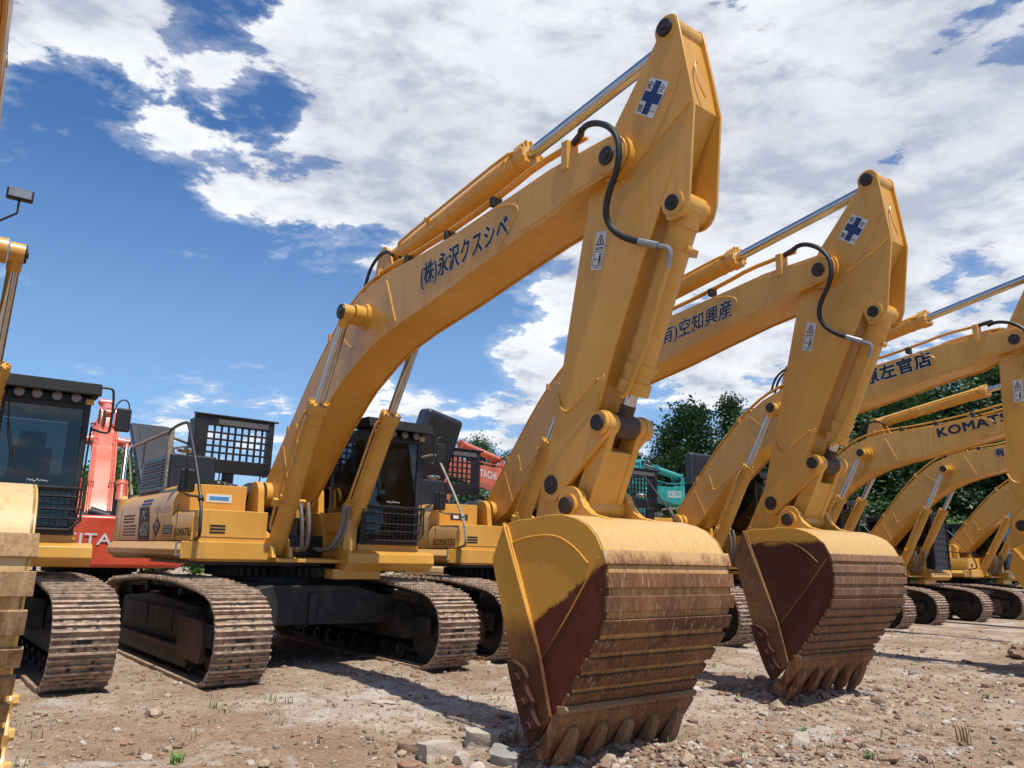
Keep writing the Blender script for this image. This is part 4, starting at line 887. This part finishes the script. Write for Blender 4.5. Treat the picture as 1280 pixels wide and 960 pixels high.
def rock(name,label,u,v,r,mat,flat=.7,seed=1,sub=2,rot=0,sx=1,cat='rock',group=None,dz=0,z=0.0):
    d=px_dir(u,v); t=(z-CAMH)/d.z; x,y=d.x*t,d.y*t
    vs,fs=rock_mesh(r,seed,flat,sub,.16); q=MB(); M=Matrix.Rotation(rot,3,'Z')
    q.add([M@Vector((v_.x*sx,v_.y,v_.z)) for v_ in vs],fs); o=q.build(name,[mat],auto=28); o.location=(x,y,float(ground_h(np.array(x),np.array(y)))+r*flat*.45+dz)
    return tag(o,label,cat,group)
G='stones heaped beside the nearest bucket'
def slab(name,label,u,v,sx,sy,sz,mat,rot,tilt,seed,cat='rock',group=G):
    d=px_dir(u,v); t=(0-CAMH)/d.z; x,y=d.x*t,d.y*t; bm=bmesh.new(); bmesh.ops.create_cube(bm,size=1)
    bmesh.ops.subdivide_edges(bm,edges=bm.edges[:],cuts=4,use_grid_fill=True); rr=random.Random(seed)
    k=[rr.uniform(-.16,.16) for _ in range(8)]
    for w in bm.verts:
        c=w.co; n=.05*math.sin(c.x*9+seed)+.04*math.sin(c.y*11+seed*2)+.05*math.sin(c.z*8+c.x*5)
        rnd=.86+.14*(1-min(1,(abs(c.x*c.y)*3.2)))
        w.co=Vector((c.x*sx*(rnd+n+k[0]*c.y),c.y*sy*(rnd+n+k[1]*c.z),c.z*sz*(1+n+k[2]*c.x+k[3]*c.y)))
    vs=[w.co.copy() for w in bm.verts]; fs=[[q.index for q in f.verts] for f in bm.faces]; bm.free()
    q=MB(); q.add(vs,fs); o=q.build(name,[mat],auto=30,bevel=0); o.location=(x,y,float(ground_h(np.array(x),np.array(y)))+sz*.36); o.rotation_euler=(R(tilt),R(tilt*.4),rot); return tag(o,label,cat,group)
slab('rock','largest pale block, at the back of the stones beside the nearest bucket',604,932,.28,.18,.13,'stone_pale',.15,4,2)
slab('rock','smooth dark grey stone leaning against the pale block beside the bucket',632,949,.22,.15,.11,'stone_grey',-.3,14,5)
slab('rock','beige crumbly lump at the left of the stone heap',545,943,.24,.22,.11,'stone_pale',.5,-5,7)
slab('rock','brown clod at the far left end of the stone heap',508,936,.15,.13,.10,'brown_clod',.2,6,9)
slab('rock','red-brown brick piece at the front left of the stone heap',510,957,.14,.10,.08,'brick_red',.7,6,11)
rock('rock','small white stone lowest in the heap, beside the dark grey stone',596,962,.075,'stone_pale',.8,4,group=G)
rock('rock','small white stone between the beige lump and the pale block',577,950,.065,'stone_pale',.8,14,group=G)
rock('rock','reddish stone at the bottom edge below the beige lump',565,964,.07,'brick_red',.7,24,group=G)
rock('rock','lone tan stone on bare dirt in front of the nearest right-hand track',194,892,.075,'stone_tan',.75,31)
rock('rock','small pink-tan pebble right of the lone tan stone',232,908,.035,'brick_red',.7,33)
rock('rock','flat pale stone in front of the boom shadow',480,877,.07,'stone_pale',.3,35,sx=1.7)
rock('rock','small red brick lump by the second bucket teeth',952,851,.09,'brick_red',.6,37)
rock('rock','dark clod of earth cut off by the right edge',1283,824,.24,'brown_clod',.55,41,sub=3)
rock('rock','orange brick chip on the ground left of the second bucket',958,874,.055,'brick_red',.7,43)
rock('rock','red stone at the bottom centre right of the nearest bucket teeth',893,951,.06,'brick_red',.7,45)
# ------------------------------------------------------------------ weeds and grass
plain('weed_green',(.10,.20,.035),.6,var=.3,scale=3); plain('dry_stem',(.30,.24,.12),.8,var=.2)
def blades(mb,x,y,n,h,sp,mi=0,lean=.5):
    z0=float(ground_h(np.array(x),np.array(y)))
    for _ in range(n):
        a=random.uniform(0,6.28); d=Vector((math.cos(a),math.sin(a),0)); s=Vector((-d.y,d.x,0)); hh=h*random.uniform(.5,1.1); w=hh*.045+.001
        b=Vector((x+random.gauss(0,sp),y+random.gauss(0,sp),z0-.01)); k=hh*random.uniform(.1,lean); c=b+d*k*.35+Vector((0,0,hh*.6)); e=b+d*k+Vector((0,0,hh))
        mb.add([b-s*w,b+s*w,c+s*w*.8,c-s*w*.8,e],[(0,1,2,3),(3,2,4)],mi)
q=MB()
for _ in range(260):
    r=math.exp(random.uniform(math.log(5.5),math.log(14))); a=R(random.uniform(52,128)); x,y=r*math.cos(a),r*math.sin(a)
    blades(q,x,y,random.randint(3,9),random.uniform(.03,.10),.04,random.choice((0,0,1)))
tag(q.build('sparse_grass',['weed_green','dry_stem']),'sparse short grass blades growing through the stones','grass',kind='stuff')
def weed(label,u,v,h,n,kind=0):
    d=px_dir(u,v); t=(0-CAMH)/d.z; x,y=d.x*t,d.y*t; q=MB(); z0=float(ground_h(np.array(x),np.array(y)))
    blades(q,x,y,n,h,h*.18,1 if kind==1 else 0,.7)
    if kind!=1:
        for k in range(n*2):
            a=random.uniform(0,6.28); rr=random.uniform(0,h*.4); c=Vector((x+rr*math.cos(a),y+rr*math.sin(a),z0+random.uniform(.1,.6)*h)); s=h*.12
            e=Vector((random.uniform(-1,1),random.uniform(-1,1),random.uniform(-.3,.6))).normalized(); f=e.orthogonal().normalized(); q.add([c,c+e*s+f*s*.45,c+e*s*2,c+e*s-f*s*.45],[(0,1,2,3)])
    o=q.build('weed',['weed_green','dry_stem']); tag(o,label,'weed','weeds growing in the dirt yard')
weed('small leafy green weed on the dirt in front of the nearest right-hand track',222,945,.11,16)
weed('bright green low weed right of the nearest bucket, by the bottom edge',1086,950,.09,20)
weed('thin dry stalks standing between the stone heap and the bucket',648,925,.20,10,1)
weed('tuft of green and dry blades standing in the gravel at lower right',1208,925,.22,12,1)
weed('small green tuft on gravel left of the second bucket',922,872,.06,12)
weed('green seedling on the far right side of the gravel',1232,872,.10,14)
weed('low green patch in the middle of the gravel right of the nearest bucket',1005,912,.08,14)
weed('thin stalk standing alone behind the small leafy weed at lower left',224,925,.18,4,1)
# ------------------------------------------------------------------ trees
def leaf_mat(name,c1,c2):
    m,nt,p=_nt(name); n=noise(nt,.7,3); n2=noise(nt,6,2); c=mix(nt,ramp(nt,n,[(.35,0.0),(.65,1.0)]),c1,c2); c=mix(nt,ramp(nt,n2,[(.4,0.0),(.7,.5)]),c,tuple(x*1.5 for x in c2))
    nt.links.new(c,p.inputs['Base Color']); p.inputs['Roughness'].default_value=.55
    o=[k for k in nt.nodes if k.type=='OUTPUT_MATERIAL'][0]; tl=nt.nodes.new('ShaderNodeBsdfTranslucent'); nt.links.new(c,tl.inputs[0]); mx=nt.nodes.new('ShaderNodeMixShader'); mx.inputs[0].default_value=.25
    nt.links.new(p.outputs[0],mx.inputs[1]); nt.links.new(tl.outputs[0],mx.inputs[2]); nt.links.new(mx.outputs[0],o.inputs[0])
leaf_mat('leaf_dark',(.018,.045,.015),(.035,.085,.022)); leaf_mat('leaf_light',(.06,.13,.025),(.10,.20,.04)); plain('bark',(.09,.065,.045),.9)
def tree_mesh(seed,H,Wd,leaf,nclump=60,per=120,ls=.16):
    nclump=int(nclump*1.5)
    rr=random.Random(seed); t=MB(); t.tube([(0,0,-.3),(.05*H*.2,0,H*.25),(-.02*H,.01*H,H*.55),(0,0,H*.85)],lambda k:max(.02,H*.018*(1-k*.85)),8,smooth=1)
    cl=[]
    for i in range(nclump):
        z=rr.uniform(.18,1.0); rad=Wd*(math.sin(math.pi*min(1,(z*.86+.10)))**.7)*rr.uniform(.15,1); a=rr.uniform(0,6.28); c=Vector((rad*math.cos(a),rad*math.sin(a),H*z)); cl.append(c)
        if i%3==0: b=Vector((0,0,H*z*.6)); t.tube([b,b.lerp(c,.5)+Vector((0,0,.03*H)),c],lambda k:.02*H*.3*(1-k*.8),5)
    l=MB(); vs=[];fs=[]
    for c in cl:
        s=H*rr.uniform(.035,.075)
        for _ in range(per):
            d=Vector((rr.gauss(0,1),rr.gauss(0,1),rr.gauss(0,.8))); d=d*s*.75; p_=c+d; e=Vector((rr.uniform(-1,1),rr.uniform(-1,1),rr.uniform(-.6,.6))).normalized(); f=e.orthogonal().normalized(); w=ls*rr.uniform(.6,1.3)
            n=len(vs); vs+=[p_-e*w,p_-f*w*.55,p_+e*w,p_+f*w*.55]; fs.append((n,n+1,n+2,n+3))
    l.add(vs,fs); return t,l
TREES=[]
for seed,H,Wd,lf,nc in((1,12,3.0,'leaf_dark',70),(2,12,2.2,'leaf_dark',60),(3,12,3.6,'leaf_dark',80),(4,5,2.2,'leaf_light',45)):
    t,l=tree_mesh(seed,H,Wd,lf,nc,ls=.15 if H>6 else .11)
    tk=t.build('trunk',['bark']); cr=l.build('crown',[lf],tk,auto=180); cr.data.polygons.foreach_set('use_smooth',[False]*len(cr.data.polygons))
    TREES.append((tk,cr,H))
first=[True]*4
def tree(k,u,vtop,Y,label,cat='tree',group='trees behind the machines',sxy=None):
    tk,cr,H=TREES[k]; d=px_dir(u,vtop); t=Y/d.y; x,z=d.x*t,CAMH+d.z*t
    r=thing('broadleaf_tree' if k<3 else 'bush',label,cat,(x,Y,-.1),random.uniform(0,6.28),group)
    if first[k]: a,b=tk,cr; first[k]=False
    else:
        a=tk.copy(); col.objects.link(a); b=cr.copy(); col.objects.link(b); 
    a.parent=r; b.parent=r; a.matrix_parent_inverse=Matrix(); b.matrix_parent_inverse=Matrix(); s=(z+.1)/H; r.scale=((sxy or s),(sxy or s),s)
ORD=['first','second','third','fourth','fifth','sixth','seventh','eighth','ninth','tenth','eleventh','twelfth']
tree(0,862,512,55,'tall rounded dark tree standing alone against the sky between the first and second arms')
tree(1,912,508,58,'slender tree top just right of the tall rounded tree',sxy=.7)
tree(0,835,545,57,'lower dark tree on the left shoulder of the tall rounded tree',sxy=.6)
tree(2,795,572,62,'low dark tree above the teal boom')
tree(1,757,560,70,'tree hidden mostly behind the nearest arm')
tree(1,600,556,52,'narrow dark tree rising behind the small red boom')
tree(2,563,580,56,'dark tree between the raised bonnet and the small red boom')
tree(1,645,572,66,'small distant tree top right of the small red boom')
tree(1,540,600,50,'dark tree behind the mirror beside the nearest cab')
for i,(u,v) in enumerate(((965,515),(1000,520),(1040,505),(1078,500),(1112,492),(1150,497),(1188,482),(1222,468),(1256,455),(1290,460),(1330,450)  )):
    tree((2,0,2,1)[i%4],u,v,46+(i*5)%9 if i<11 else 40,'%s from the left of the %s dark trees behind the booms'%(ORD[i] if i<11 else ORD[i-11],'tall' if i<11 else 'lower'),sxy=1.1)
for i,(u,v) in enumerate(((152,580),(120,590),(175,612),(80,600),(30,600),(205,640))):
    tree(3,u,v,34,'%s from the left of the light green bushes behind the red excavator'%ORD[(3,2,4,1,0,5)[i]],'bush','light green bushes at the left',sxy=1.0)
tree(1,146,565,60,'thin tree top above the light green bushes')
for i in range(22):
    u=-80+i*66; tree(3,u,655,44,'low hedge bush seen under and between the machines','bush','low bushes along the far edge of the yard',sxy=1.3)
# remove unused prototype guard
# ============================================================ world
SUN_EL,SUN_AZV=R(68),Vector((math.sin(R(38.9))*1.0-.10,-math.cos(R(38.9))-.05,0)).normalized()
sd=Vector((SUN_AZV.x*math.cos(SUN_EL),SUN_AZV.y*math.cos(SUN_EL),math.sin(SUN_EL)))
w=bpy.data.worlds.new('World'); scn.world=w; w.use_nodes=True; nt=w.node_tree; nt.nodes.clear()
out=nt.nodes.new('ShaderNodeOutputWorld'); bg=nt.nodes.new('ShaderNodeBackground'); bg.inputs[1].default_value=.085
sky=nt.nodes.new('ShaderNodeTexSky'); sky.sky_type='NISHITA'; sky.sun_disc=False; sky.sun_elevation=SUN_EL; sky.sun_rotation=math.atan2(sd.x,sd.y); sky.altitude=0; sky.air_density=1.0; sky.dust_density=.3; sky.ozone_density=2.0
tc=nt.nodes.new('ShaderNodeTexCoord'); sep=nt.nodes.new('ShaderNodeSeparateXYZ'); nt.links.new(tc.outputs['Generated'],sep.inputs[0])
zz=math_(nt,'ADD',math_(nt,'MAXIMUM',sep.outputs[2],0.0),.22)
px_=math_(nt,'DIVIDE',sep.outputs[0],zz); py_=math_(nt,'DIVIDE',sep.outputs[1],zz)
cb=nt.nodes.new('ShaderNodeCombineXYZ'); nt.links.new(px_,cb.inputs[0]); nt.links.new(py_,cb.inputs[1]); nt.links.new(math_(nt,'MULTIPLY',sep.outputs[2],2.0),cb.inputs[2])
def cn(scale,detail,rough,off=(0,0,0),dist=0):
    mp=nt.nodes.new('ShaderNodeMapping'); mp.inputs['Location'].default_value=off; nt.links.new(cb.outputs[0],mp.inputs[0])
    n=nt.nodes.new('ShaderNodeTexNoise'); n.inputs['Scale'].default_value=scale; n.inputs['Detail'].default_value=detail; n.inputs['Roughness'].default_value=rough; n.inputs['Distortion'].default_value=dist
    nt.links.new(mp.outputs[0],n.inputs[0]); return n.outputs[0]
n1=cn(4.6,11,.62,dist=.2); n2=cn(13,8,.62,(3,1,0)); n3=cn(1.6,5,.55,(7,2,1)); nl=cn(4.6,11,.62,(.045,.07,.05),dist=.2)
BL=[(60,40,130,.9),(190,60,90,.5),(400,70,140,.75),(330,215,90,.95),(300,170,90,.7),(420,170,130,.85),(520,240,110,.75),(560,120,150,.8),(700,110,170,.9),(820,200,160,.6),(960,180,200,.7),(1120,120,200,.75),(1230,220,160,.7),(1000,330,120,.4),(1180,400,110,.35),
 (660,442,42,1.0),(700,470,40,.45),(620,435,25,.6),(640,530,60,.35),(520,500,50,.8),(470,520,60,.5),(760,560,60,.5),(640,500,50,.5),(900,450,90,.65),(860,500,70,.4),(250,505,75,.62),(330,505,60,.6),(180,535,90,.42),(230,555,80,.4),(1010,440,60,.3),(740,370,60,.5),(690,360,60,.35),(60,200,140,.22),(170,250,100,.2),(440,560,60,.3)]
HO=[(20,120,40,.3),(180,380,170,1.0),(60,420,150,1.0),(330,400,90,1.1),(440,330,70,.7),(280,90,95,1.0),(215,140,95,.9),(130,160,80,.6),(330,130,50,.5),(620,370,60,.6),(560,420,70,.9),(690,420,30,.5),(500,440,60,.9),(600,480,40,.6),(1195,40,60,.45),(560,20,30,.35),(980,60,45,.35),(1140,210,40,.4),(880,330,60,.4),(850,560,70,.7),(1030,290,35,.5),(1190,310,45,.6),(250,430,120,.8),(100,330,100,.6),(780,480,40,.5),(320,10,35,.5)]
def blobs(L):
    acc=None
    for u,v,r,s in L:
        d=px_dir(u,v).normalized(); ang=r/FPX*math.cos(math.atan(math.hypot(u-640,v-480)/FPX))**1
        vm=nt.nodes.new('ShaderNodeVectorMath'); vm.operation='DOT_PRODUCT'; nt.links.new(tc.outputs['Generated'],vm.inputs[0]); vm.inputs[1].default_value=d
        # gaussian-like: exp(-(1-dot)*2/ang^2)
        e=math_(nt,'EXPONENT',math_(nt,'MULTIPLY',math_(nt,'SUBTRACT',1.0,vm.outputs['Value']),-2/ang**2)); e=math_(nt,'MULTIPLY',e,s)
        acc=e if acc is None else math_(nt,'ADD',acc,e)
    return acc
dens=math_(nt,'SUBTRACT',math_(nt,'MINIMUM',blobs(BL),1.25),math_(nt,'MINIMUM',blobs(HO),1.0))
dens=math_(nt,'MULTIPLY',dens,.42)
def field(n): return math_(nt,'ADD',math_(nt,'ADD',math_(nt,'MULTIPLY',math_(nt,'SUBTRACT',n,.5),1.9),math_(nt,'MULTIPLY',math_(nt,'SUBTRACT',n2,.5),.6)),dens)
fl=field(n1)
cov=nt.nodes.new('ShaderNodeMapRange'); cov.interpolation_type='SMOOTHSTEP'; nt.links.new(fl,cov.inputs[0]); cov.inputs[1].default_value=.10; cov.inputs[2].default_value=.26
thin=nt.nodes.new('ShaderNodeMapRange'); nt.links.new(math_(nt,'ADD',fl,math_(nt,'MULTIPLY',math_(nt,'SUBTRACT',cn(5,8,.7,(1,5,0)),.5),.8)),thin.inputs[0]); thin.inputs[1].default_value=-.04; thin.inputs[2].default_value=.22; thin.inputs[4].default_value=.35
sh=nt.nodes.new('ShaderNodeMapRange'); sh.interpolation_type='SMOOTHSTEP'; sv=math_(nt,'ADD',math_(nt,'MULTIPLY',math_(nt,'SUBTRACT',fl,field(nl)),.8),math_(nt,'ADD',math_(nt,'MULTIPLY',math_(nt,'SUBTRACT',n2,.5),.55),math_(nt,'MULTIPLY',math_(nt,'SUBTRACT',n3,.5),-.7))); nt.links.new(sv,sh.inputs[0]); sh.inputs[1].default_value=-.30; sh.inputs[2].default_value=.20
thick=nt.nodes.new('ShaderNodeMapRange'); nt.links.new(fl,thick.inputs[0]); thick.inputs[1].default_value=.25; thick.inputs[2].default_value=1.0
ccol=mix(nt,sh.outputs[0],(4.9,5.3,6.3),(10.0,10.1,10.3)); ccol=mix(nt,math_(nt,'MULTIPLY',thick.outputs[0],.5),ccol,(4.6,5.0,5.9))
ccol=mix(nt,ramp(nt,n3,[(.4,0.0),(.66,.35)]),ccol,(5.0,5.4,6.4))
al=math_(nt,'MAXIMUM',cov.outputs[0],thin.outputs[0])
# low haze toward the horizon
hz=nt.nodes.new('ShaderNodeMapRange'); nt.links.new(sep.outputs[2],hz.inputs[0]); hz.inputs[1].default_value=0.0; hz.inputs[2].default_value=.45; hz.inputs[3].default_value=.60; hz.inputs[4].default_value=.0
skyc=mix(nt,hz.outputs[0],mix(nt,1.0,sky.outputs[0],(.60,.93,1.27),'MULTIPLY'),(4.0,6.2,9.2))
fin=mix(nt,math_(nt,'MULTIPLY',al,.93),skyc,ccol)
nt.links.new(fin,bg.inputs[0]); nt.links.new(bg.outputs[0],out.inputs[0])
sl=bpy.data.lights.new('sun','SUN'); sl.energy=4.4; sl.angle=R(.53); sl.color=(1.0,.955,.88); so=bpy.data.objects.new('sun',sl); col.objects.link(so)
so.rotation_euler=(-sd).to_track_quat('-Z','Y').to_euler(); so.location=(0,0,30)
scn.cycles.max_bounces=6; scn.cycles.transparent_max_bounces=12
